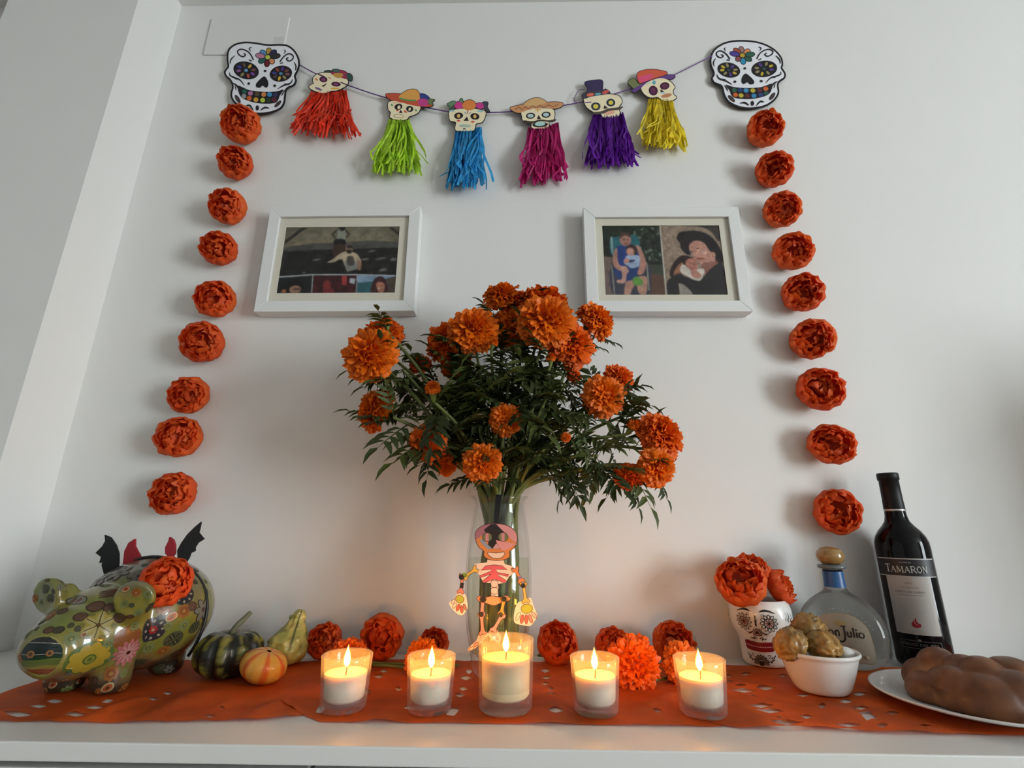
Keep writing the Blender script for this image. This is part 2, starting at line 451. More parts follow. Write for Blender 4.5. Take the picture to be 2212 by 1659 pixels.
H1 = [hole(118, 1516, 34, 7), hole(232, 1516, 26, 7, -.2), hole(204, 1531, 42, 8), hole(162, 1548, 48, 9), hole(38, 1546, 62, 8), hole(83, 1527, 38, 6), hole(480, 1533, 12, 5), hole(452, 1551, 24, 5), hole(330, 1513, 22, 5), hole(362, 1500, 20, 5)]
H2 = [hole(829, 1452, 18, 6), hole(817, 1465, 22, 6), hole(1013, 1452, 14, 10), hole(1006, 1466, 26, 8), hole(1000, 1491, 20, 10, .2), hole(993, 1505, 22, 7), hole(978, 1540, 30, 14, -.4), hole(692, 1535, 22, 14, -.6), hole(790, 1498, 20, 8),
      hole(1178, 1451, 20, 8), hole(1181, 1467, 22, 6), hole(1189, 1492, 16, 7), hole(1191, 1503, 24, 5), hole(1201, 1537, 34, 11), hole(1420, 1540, 20, 8), hole(1178, 1480, 16, 6), hole(860, 1492, 16, 6), hole(880, 1530, 18, 7)]
H3 = [hole(1606, 1497, 54, 8), hole(1655, 1490, 40, 8), hole(1626, 1508, 18, 6), hole(1645, 1529, 50, 8), hole(1664, 1541, 58, 9, .03), hole(1777, 1531, 16, 11), hole(1743, 1553, 27, 9), hole(1702, 1569, 66, 10), hole(1684, 1556, 12, 5), hole(1575, 1464, 14, 5), hole(1577, 1476, 12, 5),
      hole(1612, 1460, 24, 6), hole(1600, 1487, 26, 4), hole(1690, 1463, 24, 6), hole(1828, 1518, 30, 8), hole(1857, 1502, 30, 8), hole(1861, 1534, 34, 8), hole(1876, 1552, 38, 17, .3), hole(1930, 1546, 30, 6), hole(1834, 1571, 54, 8), hole(1908, 1573, 24, 7), hole(2000, 1575, 26, 5), hole(1735, 1505, 30, 6), hole(1560, 1527, 20, 8)]
tissue('tissue_sheet', [T(-40, 1516), T(110, 1462), (-0.66, -0.075), (-0.2, -0.055), T(650, 1548), T(560, 1558), T(255, 1564), T(-40, 1560)], H1, 'orange cut tissue sheet under the pig and the gourds', 0.0006, 3,
       ridges=[(*T(640, 1505), *T(560, 1545), .005, .012), (*T(420, 1500), *T(330, 1550), .006, .01), (*T(290, 1515), *T(190, 1556), .005, .01), (*T(60, 1510), *T(0, 1545), .004, .01)])
tissue('tissue_sheet', [T(598, 1519), T(665, 1430), (-0.22, -0.05), (0.26, -0.055), T(1560, 1572), T(1100, 1566), T(690, 1562)], H2, 'orange cut tissue sheet under the vase and the row of candles', 0.0012, 8,
       ridges=[(*T(700, 1490), *T(610, 1522), .004, .01), (*T(800, 1545), *T(830, 1565), .005, .012), (*T(1450, 1500), *T(1380, 1540), .004, .012)])
tissue('tissue_sheet', [T(1538, 1566), T(1552, 1440), (0.30, -0.06), (0.84, -0.06), (0.86, -0.30), T(2300, 1594), T(2080, 1590), T(1900, 1586), T(1760, 1577), T(1600, 1576)], H3, 'orange cut tissue sheet under the skull cup, bottles and plate', 0.0018, 15,
       ridges=[(*T(1590, 1530), *T(1640, 1565), .006, .012), (*T(1780, 1520), *T(1840, 1550), .006, .010), (*T(1565, 1545), *T(1545, 1572), .005, .01)])
ZT = 0.0026      # things stand on the tissue
# ------------------------------------------------------------------ tissue paper flowers
M_tis = [mat('orange_crepe_a', (0.86, 0.125, 0.026), 0.5, var=0.2, vscale=60, tl=0.40), mat('orange_crepe_b', (0.90, 0.165, 0.030), 0.5, var=0.2, vscale=60, tl=0.40)]
def flower_layers(seed, flip):
    out = []; rr = random.Random(seed)
    for i, (Ri, A, z0) in enumerate([(1.0, 122, 0.0), (0.90, 127, 0.07), (0.79, 131, 0.15), (0.66, 134, 0.25), (0.52, 137, 0.37), (0.36, 138, 0.52)]):
        ph = [rr.uniform(0, 6.28) for _ in range(5)]; fr = [rr.choice((5, 6, 7, 8)), rr.choice((9, 10, 11)), rr.choice((13, 15, 17))]
        off = Vector((rr.uniform(-.05, .05)*i, rr.uniform(-.05, .05)*i, 0)); sd = rr.uniform(0, 50)
        nu, nv = (48, 12) if i < 3 else (36, 10)
        def fn(u, s, Ri=Ri, A=A, z0=z0, ph=ph, fr=fr, off=off, sd=sd, i=i):
            th = 2*PI*u; q = s*s
            edge = 1 + (0.07+0.015*i)*noise.noise(Vector((math.cos(th)*2.2+sd, math.sin(th)*2.2, 3.1))) + 0.035*noise.noise(Vector((math.cos(th)*9+sd, math.sin(th)*9, 0)))
            phi = R(A)*s*edge
            fold = 1 + q*((0.03+0.025*i)*math.sin(fr[0]*th+ph[0]) + (0.02+0.018*i)*math.sin(fr[1]*th+ph[1]) + 0.018*math.sin(fr[2]*th+ph[2]))
            p = Vector((math.cos(th)*Ri*math.sin(phi)*fold, math.sin(th)*Ri*math.sin(phi)*fold, z0+Ri*(1-math.cos(phi))*0.80*(1+0.12*q*math.sin(fr[1]*th+ph[3]))))
            nz = noise.noise_vector(p*2.6+Vector((sd, 0, 0)))*(0.09+0.05*i)*s + noise.noise_vector(p*6+Vector((0, sd, 0)))*0.07*s + noise.noise_vector(p*13+Vector((0, sd, 5)))*0.035*s
            p = p+nz+off*s; p.z = max(p.z, 0.0)
            return p
        m = MB(); m.grid(fn, nu, nv, cu=True)
        out.append(m.mesh('petal_layer', M_tis[(i+flip) % 2], smooth=False))
        out[-1].shade_smooth()
    return out
FLW = [flower_layers(s, s % 2) for s in (1, 2, 3, 4, 5, 6, 7)]
def paper_flower(loc, aim, r, label, group, v=0, spin=0.0, sq=(1, 1, 1), name='paper_flower'):
    t = empty(name, loc); t.rotation_mode = 'QUATERNION'
    t.rotation_quaternion = Vector(aim).to_track_quat('Z', 'Y') @ Quaternion((0, 0, 1), spin)
    t.scale = (r*sq[0], r*sq[1], r*sq[2])
    for me in FLW[v % len(FLW)]: obj('petal_layer', me, t)
    tag(t, label, 'paper flower', group)
    return t
ORD = ['topmost', 'second', 'third', 'fourth', 'fifth', 'sixth', 'seventh', 'eighth', 'lowest']
LEFT = [(522, 272, 41), (508, 351, 36), (492, 446, 39), (473, 537, 39.5), (465, 646, 41), (438, 739, 44), (407, 853, 42), (388, 944, 47), (375, 1066, 48)]
RIGHTC = [(1652, 279, 40), (1672, 367, 40), (1689, 453, 41), (1712, 543, 42), (1733, 633, 45), (1753, 733, 47), (1770, 841, 49), (1796, 960, 48), (1808, 1104, 49)]
for side, lst in (('left', LEFT), ('right', RIGHTC)):
    for i, (px, py, rp) in enumerate(lst):
        c = wpt(px, py, -0.028); r = (wpt(px+rp, py, -0.028)-c).length*0.97
        n = '%s of the nine orange tissue flowers down the %s side of the wall' % (ORD[i], side)
        k = i+(0 if side == 'left' else 4)
        look = (CAM-c).normalized()*.5+Vector((0.06*math.sin(k*2.1), -.5, 0.06*math.cos(k*1.7))); look.normalize()
        back = c-look*r*.62; back.y = -0.0015-r*.30*math.sqrt(max(0, 1-look.y*look.y))
        paper_flower(back, look, r, n, 'tissue flowers in two columns on the wall', k, rnd.uniform(0, 6.28), (rnd.uniform(.94, 1.03), rnd.uniform(.94, 1.03), 0.86))
# row of tissue flowers lying along the foot of the wall
def row_flower(px, py, rp, Y, label, v, aim=(0.05, -0.9, 0.45), z=None):
    c = wpt(px, py, Y); r = (wpt(px+rp, py, Y)-c).length*0.95
    a = Vector(aim).normalized(); base = c - a*r*0.55
    if z is not None: base.z = z
    base.y = min(base.y, -0.006 - 0.0*r)
    return paper_flower(base, a, r, label, 'tissue flowers along the foot of the wall', v, v*1.3, (1, 1, 0.95))
row_flower(702, 1386, 38, -0.045, 'faint orange tissue flower on the dresser beside the warty pear-shaped gourd', 1)
row_flower(826, 1376, 48, -0.06, 'large orange tissue flower at the wall between the first and second candle', 2, aim=(0.05, -0.95, 0.2))
row_flower(937, 1393, 34, -0.035, 'orange tissue flower at the wall behind the second candle', 3, aim=(0.1, -0.8, .5))
row_flower(1203, 1391, 46, -0.055, 'orange tissue flower at the wall just right of the glass vase', 4)
row_flower(1322, 1397, 40, -0.045, 'orange tissue flower at the wall behind the fresh marigold head', 5)
row_flower(1452, 1392, 48, -0.05, 'orange tissue flower at the wall above the rightmost candle', 6, aim=(.1, -.85, .4))

# ------------------------------------------------------------------ fresh marigolds
M_mar = [mat('marigold_petal_a', (0.94, 0.195, 0.003), 0.5, var=0.22, vscale=55, tl=0.25), mat('marigold_petal_b', (0.91, 0.145, 0.003), 0.5, var=0.22, vscale=55, tl=0.25)]
M_stem = mat('marigold_stem', (0.135, 0.165, 0.042), 0.55, var=0.3, vscale=30)
M_leaf = [mat('marigold_leaf_a', (0.052, 0.076, 0.018), 0.55, var=0.35, vscale=25, tl=0.2), mat('marigold_leaf_b', (0.074, 0.098, 0.022), 0.55, var=0.35, vscale=25, tl=0.2), mat('marigold_leaf_c', (0.038, 0.056, 0.015), 0.55, var=0.3, vscale=25, tl=0.2)]
def bloom_mesh(seed, mi, cup=120, npet=240):
    rr = random.Random(seed); m = MB()
    for k in range(npet):
        s = (k+0.5)/npet; th = k*2.39996+rr.uniform(-.2, .2)
        phi = R(cup)*(s**0.56)
        d = Vector((math.sin(phi)*math.cos(th), math.sin(phi)*math.sin(th), math.cos(phi)*0.82))
        side = Vector((-math.sin(th), math.cos(th), 0)); out = d.normalized(); up = out.cross(side)
        if up.z < 0: up = -up
        Lp = rr.uniform(.36, .52); Wp = rr.uniform(.11, .18); lean = rr.uniform(.25, .7)*(0.5+s); curl = rr.uniform(-.15, .25); tw = rr.uniform(-.4, .4)
        base = d*rr.uniform(.48, .62); side2 = (side*math.cos(tw)+up*math.sin(tw))
        V = []
        for j in range(4):
            q = j/3
            cen = base + out*(Lp*q) - up*(lean*0.30*q*q) + out*(curl*-0.25*q*q)
            for i in range(5):
                e = (i-2)/2; wv = Wp*(0.35+0.75*math.sin(PI*(0.15+0.62*q)))
                wob = 0.06*math.sin(e*6+k)*q + rr.uniform(-.04, .04)*q
                V.append(cen + side2*(e*wv) + up*(wob-0.10*e*e*(1-q*0.3)) + out*((-0.09*e*e if j == 3 else 0)+(rr.uniform(-.06, .06) if j == 3 else 0)))
        m.add(V, [(j*5+i, j*5+i+1, (j+1)*5+i+1, (j+1)*5+i) for j in range(3) for i in range(4)])
    m.ellipsoid((0, 0, 0), (.55, .55, .45), 14, 8)
    me = m.mesh('bloom', M_mar[mi]); me.shade_smooth()
    return me
BLM = [bloom_mesh(s, s % 2) for s in (1, 2, 3, 4)]
def leaf_mesh(seed, mi):
    rr = random.Random(seed); m = MB(); n = rr.choice((4, 5, 6))
    path = [(0, 1.0*q, -0.10*q*q) for q in (0, .25, .5, .75, 1)]
    m.tube(path, lambda t: 0.012*(1-t)+0.004, 4)
    def leaflet(y, ang, ln, wd, z):
        d = Vector((math.sin(ang), math.cos(ang), -0.12)); sd = Vector((math.cos(ang), -math.sin(ang), 0)); o = Vector((0, y, z))
        V = [o, o+d*ln*.3+sd*wd+Vector((0, 0, .03)), o+d*ln*.3, o+d*ln*.3-sd*wd+Vector((0, 0, .03)), o+d*ln*.68+sd*wd*.7+Vector((0, 0, .005)), o+d*ln*.68-Vector((0, 0, .03)), o+d*ln*.68-sd*wd*.7+Vector((0, 0, .005)), o+d*ln-Vector((0, 0, .09))]
        m.add(V, [(0, 1, 2), (0, 2, 3), (1, 4, 5, 2), (2, 5, 6, 3), (4, 7, 5), (5, 7, 6)])
    for i in range(n):
        y = 0.22+0.68*i/n; ln = 0.44*(1-0.45*abs(i/n-.35)); z = -0.10*y*y
        for sg in (-1, 1): leaflet(y+rr.uniform(-.03, .03), sg*rr.uniform(.75, 1.05), ln*rr.uniform(.85, 1.1), 0.062, z)
    leaflet(0.97, 0.0, 0.42, 0.066, -0.09)
    me = m.mesh('leaf', M_leaf[mi]); me.shade_smooth()
    return me
LFM = [leaf_mesh(s, s % 3) for s in range(6)]
def orient(d, up=Vector((0, 0, 1))):           # local Y along d, local Z roughly up
    y = Vector(d).normalized(); z = (Vector(up)-y*Vector(up).dot(y))
    if z.length < 1e-3: z = Vector((0, -1, 0))-y*Vector((0, -1, 0)).dot(y)
    z.normalize(); x = y.cross(z)
    return Matrix(((x.x, y.x, z.x), (x.y, y.y, z.y), (x.z, y.z, z.z)))
def add_leaf(parent, p, d, L, k, up=Vector((0, 0, 1))):
    o = obj('leaf', LFM[k % len(LFM)], parent)
    o.matrix_local = Matrix.Translation(p) @ orient(d, up).to_4x4() @ Matrix.Diagonal((L, L, L, 1))
    return o
def bez(P, n=14):
    return [p for p in cr(P, n, False)]
VX, VY, VRIM = -0.0322, -0.134, 0.2535
def calyx(parent, p, d, r, ln):
    m = MB(); m.lathe([(r*.25, -ln), (r*.55, -ln*.55), (r*.95, 0), (r*.8, ln*.25)], 10)
    o = m.build('calyx', mat('calyx_green', (0.16, 0.20, 0.045), 0.5, var=.2), parent, smooth=True)
    o.matrix_local = Matrix.Translation(p) @ d.to_track_quat('Z', 'Y').to_matrix().to_4x4()
    return o
rs = random.Random(5)
def marigold(px, py, rp, Y, aim, label, v=0, leaves=7, sq=0.86, kind='bloom', zone=(.42, .93), name='marigold', lsize=(.05, .078)):
    c = wpt(px, py, Y); r = (wpt(px+rp, py, Y)-c).length*(1.06 if kind == 'bloom' else 1)
    aim = Vector(aim).normalized()
    a = math.atan2(c.y-VY, c.x-VX)+rs.uniform(-.5, .5); rad = rs.uniform(.010, .033)
    rim = Vector((VX+math.cos(a)*rad, VY+math.sin(a)*rad, VRIM))
    b = rs.uniform(0, 6.28); rb_ = rs.uniform(.012, .031); base = Vector((VX-math.cos(b)*rb_, VY-math.sin(b)*rb_, rs.uniform(.034, .055)))
    mid = rim.lerp(c, 0.55)+Vector((0, 0, .02*min(1, abs(c.x-VX)/.15)))
    end = c - aim*r*0.5
    path = bez([base, base.lerp(rim, .55)+Vector((-math.cos(b)*.006+rs.uniform(-.006, .006), -math.sin(b)*.006+rs.uniform(-.006, .006), 0)), rim, mid, end-aim*r*.35, end], 8)
    t = empty(name, base)
    L = lambda p: Vector(p)-base
    MB().tube([L(p) for p in path], lambda q: 0.0036*(1-q)+0.0015, 6).build('stem', M_stem, t, smooth=True)
    if kind == 'bloom':
        o = obj('bloom', BLM[v % 4], t); tag(o, kind='stuff')
        o.matrix_local = Matrix.Translation(L(c)) @ aim.to_track_quat('Z', 'Y').to_matrix().to_4x4() @ Matrix.Rotation(v*1.7, 4, 'Z') @ Matrix.Diagonal((r*.98, r*.98, r*sq, 1))
        calyx(t, L(c-aim*r*.42), aim, r*.30, r*.5)
    elif kind == 'bud':
        calyx(t, L(c), aim, r*.42, r*.9)
        o = obj('bloom', BLM[v % 4], t); tag(o, kind='stuff')
        o.matrix_local = Matrix.Translation(L(c+aim*r*.12)) @ aim.to_track_quat('Z', 'Y').to_matrix().to_4x4() @ Matrix.Diagonal((r*.55, r*.55, r*.6, 1))
    n = len(path)
    for i in range(leaves):
        q = zone[0]+(zone[1]-zone[0])*(i+rs.uniform(.1, .9))/max(1, leaves); j = min(n-2, int(q*(n-1))); p = path[j]
        tan = (path[j+1]-path[j]).normalized(); az = rs.uniform(0, 6.28)
        e1 = tan.cross(Vector((0, 0, 1)) if abs(tan.z) < .95 else Vector((1, 0, 0))).normalized(); e2 = tan.cross(e1)
        d = (e1*math.cos(az)+e2*math.sin(az))*0.85+tan*0.35+Vector((0, -0.12, -0.05))
        add_leaf(t, L(p), d, rs.uniform(*lsize), rs.randrange(6), Vector((rs.uniform(-.4, .4), -.5, 1)))
    tag(t, label, 'marigold' if kind == 'bloom' else 'flower bud' if kind == 'bud' else 'greenery', 'fresh marigolds in the vase')
    return t
G = [ # px, py, radius, Y, aim, what singles it out
 (800, 766, 59, -0.215, (-.35, -1, .25), 'round bright marigold bloom at the far left of the bouquet', 1),
 (824, 727, 46, -0.16, (-.3, -.5, .8), 'darker marigold bloom half hidden behind the far left one', 2),
 (812, 886, 46, -0.16, (-.8, -.4, .3), 'deep orange marigold half covered by leaves, lower left under the bright one', 3),
 (968, 738, 50, -0.15, (-.5, -.7, .6), 'marigold bloom overlapped by its right neighbour, upper left of the bouquet', 0),
 (1022, 714, 55, -0.19, (-.1, -.9, .7), 'big marigold bloom left of the gap in the crown of the bouquet', 1),
 (985, 787, 34, -0.13, (-.3, -.5, .6), 'small shaded marigold just under the upper left pair', 2),
 (1085, 643, 41, -0.13, (-.1, -.4, 1), 'topmost small marigold bloom on its own stalk above the crown', 3),
 (1130, 662, 42, -0.125, (0, -.6, 1), 'marigold bloom tucked between the topmost one and the largest one', 0),
 (1178, 694, 62, -0.20, (.05, -.9, .55), 'largest marigold bloom, front of the crown of the bouquet', 1),
 (1172, 660, 54, -0.15, (.1, -.3, 1), 'marigold bloom rising right behind the largest bloom', 2),
 (1110, 706, 50, -0.125, (0, -.8, .5), 'shaded marigold deep between the two big crown blooms', 3),
 (1234, 744, 52, -0.17, (.6, -.8, .25), 'marigold bloom leaning right below the largest bloom', 0),
 (1286, 694, 42, -0.16, (.75, -.35, .6), 'marigold tilted away in front of the corner of the right picture frame', 1),
 (1337, 818, 34, -0.13, (.6, -.6, .5), 'small marigold behind the drooping two-lobed one on the right', 2),
 (1304, 856, 46, -0.19, (.35, -1, .1), 'drooping bright marigold on the right with a notched middle', 3),
 (1425, 940, 52, -0.16, (.6, -.5, .5), 'wide flattened marigold at the far right of the bouquet', 0),
 (1416, 1009, 42, -0.18, (.4, -1, -.2), 'marigold hanging just under the far right one', 1),
 (1357, 1031, 32, -0.17, (-.1, -.6, -.8), 'small marigold turned downward, lowest on the right', 2),
 (1092, 906, 36, -0.215, (.1, -1, .2), 'marigold bloom in the dark middle of the foliage', 3),
 (923, 956, 42, -0.20, (-.5, -.9, .1), 'marigold bloom facing left, low on the left side', 0),
 (1042, 999, 42, -0.225, (-.05, -1, .2), 'open bright marigold low in the middle above the vase', 1),
 (908, 788, 24, -0.13, (-.2, -.5, .7), 'little marigold peeping over the leaves on the left', 2),
 (962, 1004, 24, -0.17, (-.3, -.9, -.2), 'little marigold half hidden by hanging leaves beside the open low one', 3),
 (1240, 812, 17, -0.14, (.6, -.6, .2), 'tiny patch of marigold petals behind leaves, right of centre', 0)]
for i, (px, py, rp, Y, aim, lab, v) in enumerate(G):
    marigold(px, py, rp, Y, aim, lab, v, leaves=10 if py < 800 else 5, zone=(.52, .83) if py < 800 else (.52, .92))
for px, py, rp, Y, aim, lab in [(836, 697, 22, -.19, (-.1, -.2, 1), 'closing marigold bud standing above the far left blooms'), (935, 842, 30, -.235, (-.05, -.5, 1), 'half open marigold bud with a long pale stalk'),
                                (1367, 921, 26, -.17, (.5, -.3, .6), 'withered marigold bud beside the far right bloom'), (1221, 944, 20, -.21, (.5, -.6, -.4), 'small green bud in the foliage right of centre'),
                                (1190, 775, 20, -.20, (.1, -.3, 1), 'pale green bud standing under the crown blooms'), (1066, 742, 18, -.215, (.3, -.2, 1), 'slim green bud in the gap of the crown')]:
    marigold(px, py, rp, Y, aim, lab, 1, leaves=3, kind='bud')
GREEN = [(850, 905, -.20, 'leafy marigold shoot hanging out at the lower left', 5), (870, 800, -.18, 'leafy shoot between the left blooms', 7), (1010, 850, -.2, 'leafy shoot filling the left of the middle', 8), (1100, 800, -.2, 'leafy shoot below the crown blooms', 8),
         (1185, 850, -.21, 'leafy shoot with broad fingers right of the middle', 8), (1250, 930, -.19, 'leafy shoot spreading to the right', 8), (1290, 985, -.17, 'feathery shoot reaching out to the lower right', 8), (1240, 1010, -.16, 'low feathery shoot bending over the vase rim', 6),
         (1160, 980, -.2, 'leafy shoot just above the right of the vase rim', 8), (950, 880, -.21, 'leafy shoot beside the half open bud', 8), (1350, 900, -.15, 'thin shoot behind the right blooms', 5), (1040, 920, -.17, 'leafy shoot behind the open low bloom', 8), (1220, 1000, -.12, 'leafy shoot at the back right', 8), (930, 940, -.13, 'leafy shoot at the back left', 7), (1060, 810, -.17, 'leafy shoot right under the gap of the crown', 9), (1150, 800, -.15, 'leafy shoot under the largest bloom', 9), (980, 830, -.15, 'leafy shoot under the upper left pair of blooms', 9), (1220, 830, -.18, 'leafy shoot under the right-leaning crown bloom', 9), (1110, 870, -.2, 'leafy shoot above the bloom in the dark middle', 8)]
for px, py, Y, lab, n in GREEN:
    marigold(px, py, 10, Y, (px-1080, -200, 200 if py < 900 else -40), lab, 0, leaves=n, kind='shoot', zone=(.50, 1.0), name='marigold_shoot', lsize=(.058, .09) if py < 930 else (.040, .062))

# ------------------------------------------------------------------ glass vase
vase = empty('glass_vase', (VX, VY, ZT)); tag(vase, 'tall clear glass vase half full of water holding the marigolds', 'vase')
M_gl = glass_thin('clear_glass', (0.965, 0.975, 0.965), haze=.02)
prof = [(0.0005, 0), (0.026, 0), (0.0335, 0.004), (0.037, 0.016), (0.040, 0.032), (0.0455, 0.060), (0.0485, 0.085), (0.0497, 0.115), (0.0495, 0.145), (0.0480, 0.170), (0.0450, 0.197), (0.0410, 0.222), (0.0385, 0.236), (0.0400, 0.244), (0.0455, 0.2505)]
inner = [(r-0.0028, z) for r, z in reversed(prof[4:])]+[(0.034, 0.030), (0.022, 0.021), (0.0005, 0.019)]
MB().lathe(prof+inner, 48).build('body', M_gl, vase, smooth=True)
MB().lathe([(0.0005, .0195), (.021, .0215), (.0335, .031), (.0418, .060), (.0448, .085), (.0460, .115), (.0458, .145), (.0452, .1585), (.0445, .1590), (0.0005, .1590)], 40).build('water', glass_thin('water_clear', (0.93, 0.96, 0.90), 0.0, 1.2), vase, smooth=False)
# ------------------------------------------------------------------ candles
M_wax = mat('white_wax', (0.74, 0.68, 0.58), 0.5, sss=0.5, sssr=(0.016, 0.008, 0.003))
M_waxy = mat('ivory_wax', (0.72, 0.62, 0.38), 0.5, sss=0.5, sssr=(0.016, 0.008, 0.003))
M_flame = emit('flame_core', (1.0, 0.37, 0.035), 590.0)
M_halo = emit('flame_edge', (1.0, 0.52, 0.08), 2.2, 0.45)
M_cg = glass_thin('votive_glass', (0.975, 0.965, 0.95), haze=.10)
M_cbase = mat('votive_base_glass', (0.98, 0.98, 0.98), 0.02, trans=1.0, ior=1.45)
def candle(x, y, h, rt, rb, wax_top, base_t, mw, label, lean=0.0):
    t = empty('votive_candle', (x, y, ZT)); tag(t, label, 'candle', 'lit candles in glasses along the front')
    wl = 0.0032
    outer = [(rb-0.002, 0.0), (rb, 0.003)]+[(rb+(rt-rb)*q, 0.003+(h-0.003)*q) for q in (.1, .3, .5, .7, .9, 1.0)]
    inn = [(r-wl, z) for r, z in reversed(outer) if z > base_t]+[(rb-wl-0.003, base_t+0.0008), (0.0006, base_t)]
    MB().lathe([(0.0006, 0.0)]+outer+[(rt-wl/2, h+0.0012)]+inn, 40).build('glass', M_cg, t, smooth=True)
    rr = lambda z: rb+(rt-rb)*z/h-wl-0.0008
    MB().lathe([(0.0006, base_t+0.0015), (rr(base_t)-0.003, base_t+0.0015), (rr(base_t+.006), base_t+0.005), (rr(wax_top), wax_top), (rr(wax_top)-.002, wax_top-.0012), (0.008, wax_top-0.0035), (0.0006, wax_top-0.004)], 36).build('wax', mw, t, smooth=True)
    MB().tube([(0, 0, wax_top-.004), (0.0004, 0, wax_top+.003), (0.0012, 0, wax_top+.0065)], 0.0009, 6).build('wick', mat('burnt_wick', (0.02, 0.015, 0.01), 0.9), t)
    fl = []
    z0 = wax_top+0.0050; H = 0.0215; rm = 0.0037
    pr = [(0.0, 0), (.45, .06), (.85, .2), (1.0, .33), (.88, .48), (.62, .65), (.36, .8), (.14, .93), (0.0, 1.0)]
    f = MB(); f.lathe([(max(1e-5, r*rm*1.28), z0-.001+z*H*1.18) for r, z in pr], 14); fo = f.build('flame', M_halo, t, smooth=True)
    g = MB(); g.lathe([(max(1e-5, r*rm), z0+z*H) for r, z in pr], 10); g.build('flame_core', M_flame, fo, smooth=True)
    return t
candle(-0.2070, -0.268, 0.0570, 0.0298, 0.0262, 0.0385, 0.008, M_wax, 'lit white candle in a small glass, leftmost of the five')
candle(-0.1055, -0.268, 0.0570, 0.0288, 0.0256, 0.0385, 0.008, M_wax, 'lit white candle in a small glass, second from the left')
candle(-0.0165, -0.261, 0.0750, 0.0335, 0.0315, 0.0550, 0.011, M_waxy, 'lit ivory candle in the tallest glass, middle of the five')
candle(0.0895, -0.267, 0.0570, 0.0292, 0.0256, 0.0385, 0.008, M_wax, 'lit white candle in a small glass, second from the right')
candle(0.2135, -0.267, 0.0570, 0.0298, 0.0262, 0.0385, 0.008, M_wax, 'lit white candle in a small glass, rightmost of the five')

# ------------------------------------------------------------------ loose marigolds lying on the tissue
def loose(px, py, rp, Y, aim, label, v, stem=None):
    c = wpt(px, py, Y); r = (wpt(px+rp, py, Y)-c).length; aim = Vector(aim).normalized()
    base = Vector((c.x, c.y, 0)); t = empty('cut_marigold', base)
    o = obj('bloom', BLM[v % 4], t); tag(o, kind='stuff')
    o.matrix_local = Matrix.Translation(c-base) @ aim.to_track_quat('Z', 'Y').to_matrix().to_4x4() @ Matrix.Diagonal((r, r, r*.9, 1))
    if stem:
        P = [c-aim*r*.4-base]+[Vector((*T(x, y), ZT+.003))-base for x, y in stem]
        MB().tube(bez(P, 5), 0.0021, 6).build('stem', M_stem, t, smooth=True)
    calyx(t, c-aim*r*.4-base, aim, r*.3, r*.5)
    return tag(t, label, 'marigold', 'cut marigolds lying on the tissue')
loose(1368, 1434, 57, -0.165, (-.1, -1, .15), 'large fresh marigold head lying between the two right candles', 2, stem=[(1345, 1462), (1230, 1432), (1162, 1424)])
loose(1478, 1436, 46, -0.15, (.2, -.8, .5), 'fresh marigold head half hidden behind the rightmost candle', 3, stem=[(1462, 1468), (1432, 1476), (1405, 1480)])
loose(912, 1424, 42, -0.13, (-.5, -.7, .3), 'fresh marigold head lying behind the second candle', 1, stem=[(890, 1452), (850, 1448), (800, 1445)])
loose(752, 1414, 38, -0.13, (0, -.5, .8), 'fresh marigold head lying behind the leftmost candle', 0, stem=[(800, 1440), (900, 1444), (992, 1446)])

# ------------------------------------------------------------------ gourds
def vc_mesh(mb, fn):                       # colour that belongs to the skin of the fruit
    return [fn(Vector(p)) for p in mb.v]
def gourd(name, loc, prof, label, cat, colfn, ribs=0, rib=0.05, lump=0.0, rot=(0, 0, 0), n=72, m=40, rough=.42):
    P = cr([Vector((r, z, 0)) for r, z in prof], 8, False); mb = MB()
    Lp = len(P)
    def fn(u, v):
        i = v*(Lp-1); a = P[min(Lp-1, int(round(i)))]; th = 2*PI*u
        k = 1+rib*(abs(math.cos(ribs*th/2))-0.6)*min(1, a.x/0.012) if ribs else 1.0
        p = Vector((a.x*k*math.cos(th), a.x*k*math.sin(th), a.y))
        if lump: p += Vector((math.cos(th), math.sin(th), 0))*lump*max(-.2, noise.noise(p*90)+.5*noise.noise(p*200))*min(1, a.x/.01)
        return p
    mb.grid(fn, n, Lp-1, cu=True)
    t = empty(name, loc); t.rotation_euler = rot
    cols = [colfn(p, Vector(p)) for p in mb.v]
    mb.build('fruit', mat(name+'_skin', rough=rough, attr=True, coat=.25, bump=.15, bscale=150), t, smooth=True, vcol=cols)
    return tag(t, label, cat, 'gourds beside the pig')
def mixc(a, b, t): t = max(0, min(1, t)); return tuple(a[i]*(1-t)+b[i]*t for i in range(3))
DG, YG, OL = (0.006, 0.009, 0.005), (0.26, 0.23, 0.04), (0.075, 0.085, 0.022)
def squash_col(co, p):
    th = math.atan2(p.y, p.x); s = math.cos(5*th)
    nz = noise.noise(p*55)+.8*noise.noise(p*120)+.5*noise.noise(p*260)
    k = (abs(s)-.72)*4+nz*1.9-.25
    c = mixc(DG, mixc(OL, YG, .5+.9*noise.noise(p*45)), k)
    return c
sq = gourd('acorn_squash', (-0.4175, -0.146, ZT), [(0.002, 0.003), (.020, 0.0), (.037, .011), (.0425, .027), (.0395, .043), (.028, .054), (.012, .055), (.002, .051)], 'dark green ribbed squash with yellow flecks and a long stem', 'squash', squash_col, 10, .17, .0016)
MB().tube(bez([Vector((0, 0, .052)), Vector((.004, .0, .062)), Vector((.012, .004, .072)), Vector((.020, .006, .081))], 5), lambda q: .0045-.0012*q, 8).build('stalk', mat('squash_stalk', (.14, .15, .09), .6, var=.2), sq, smooth=True)
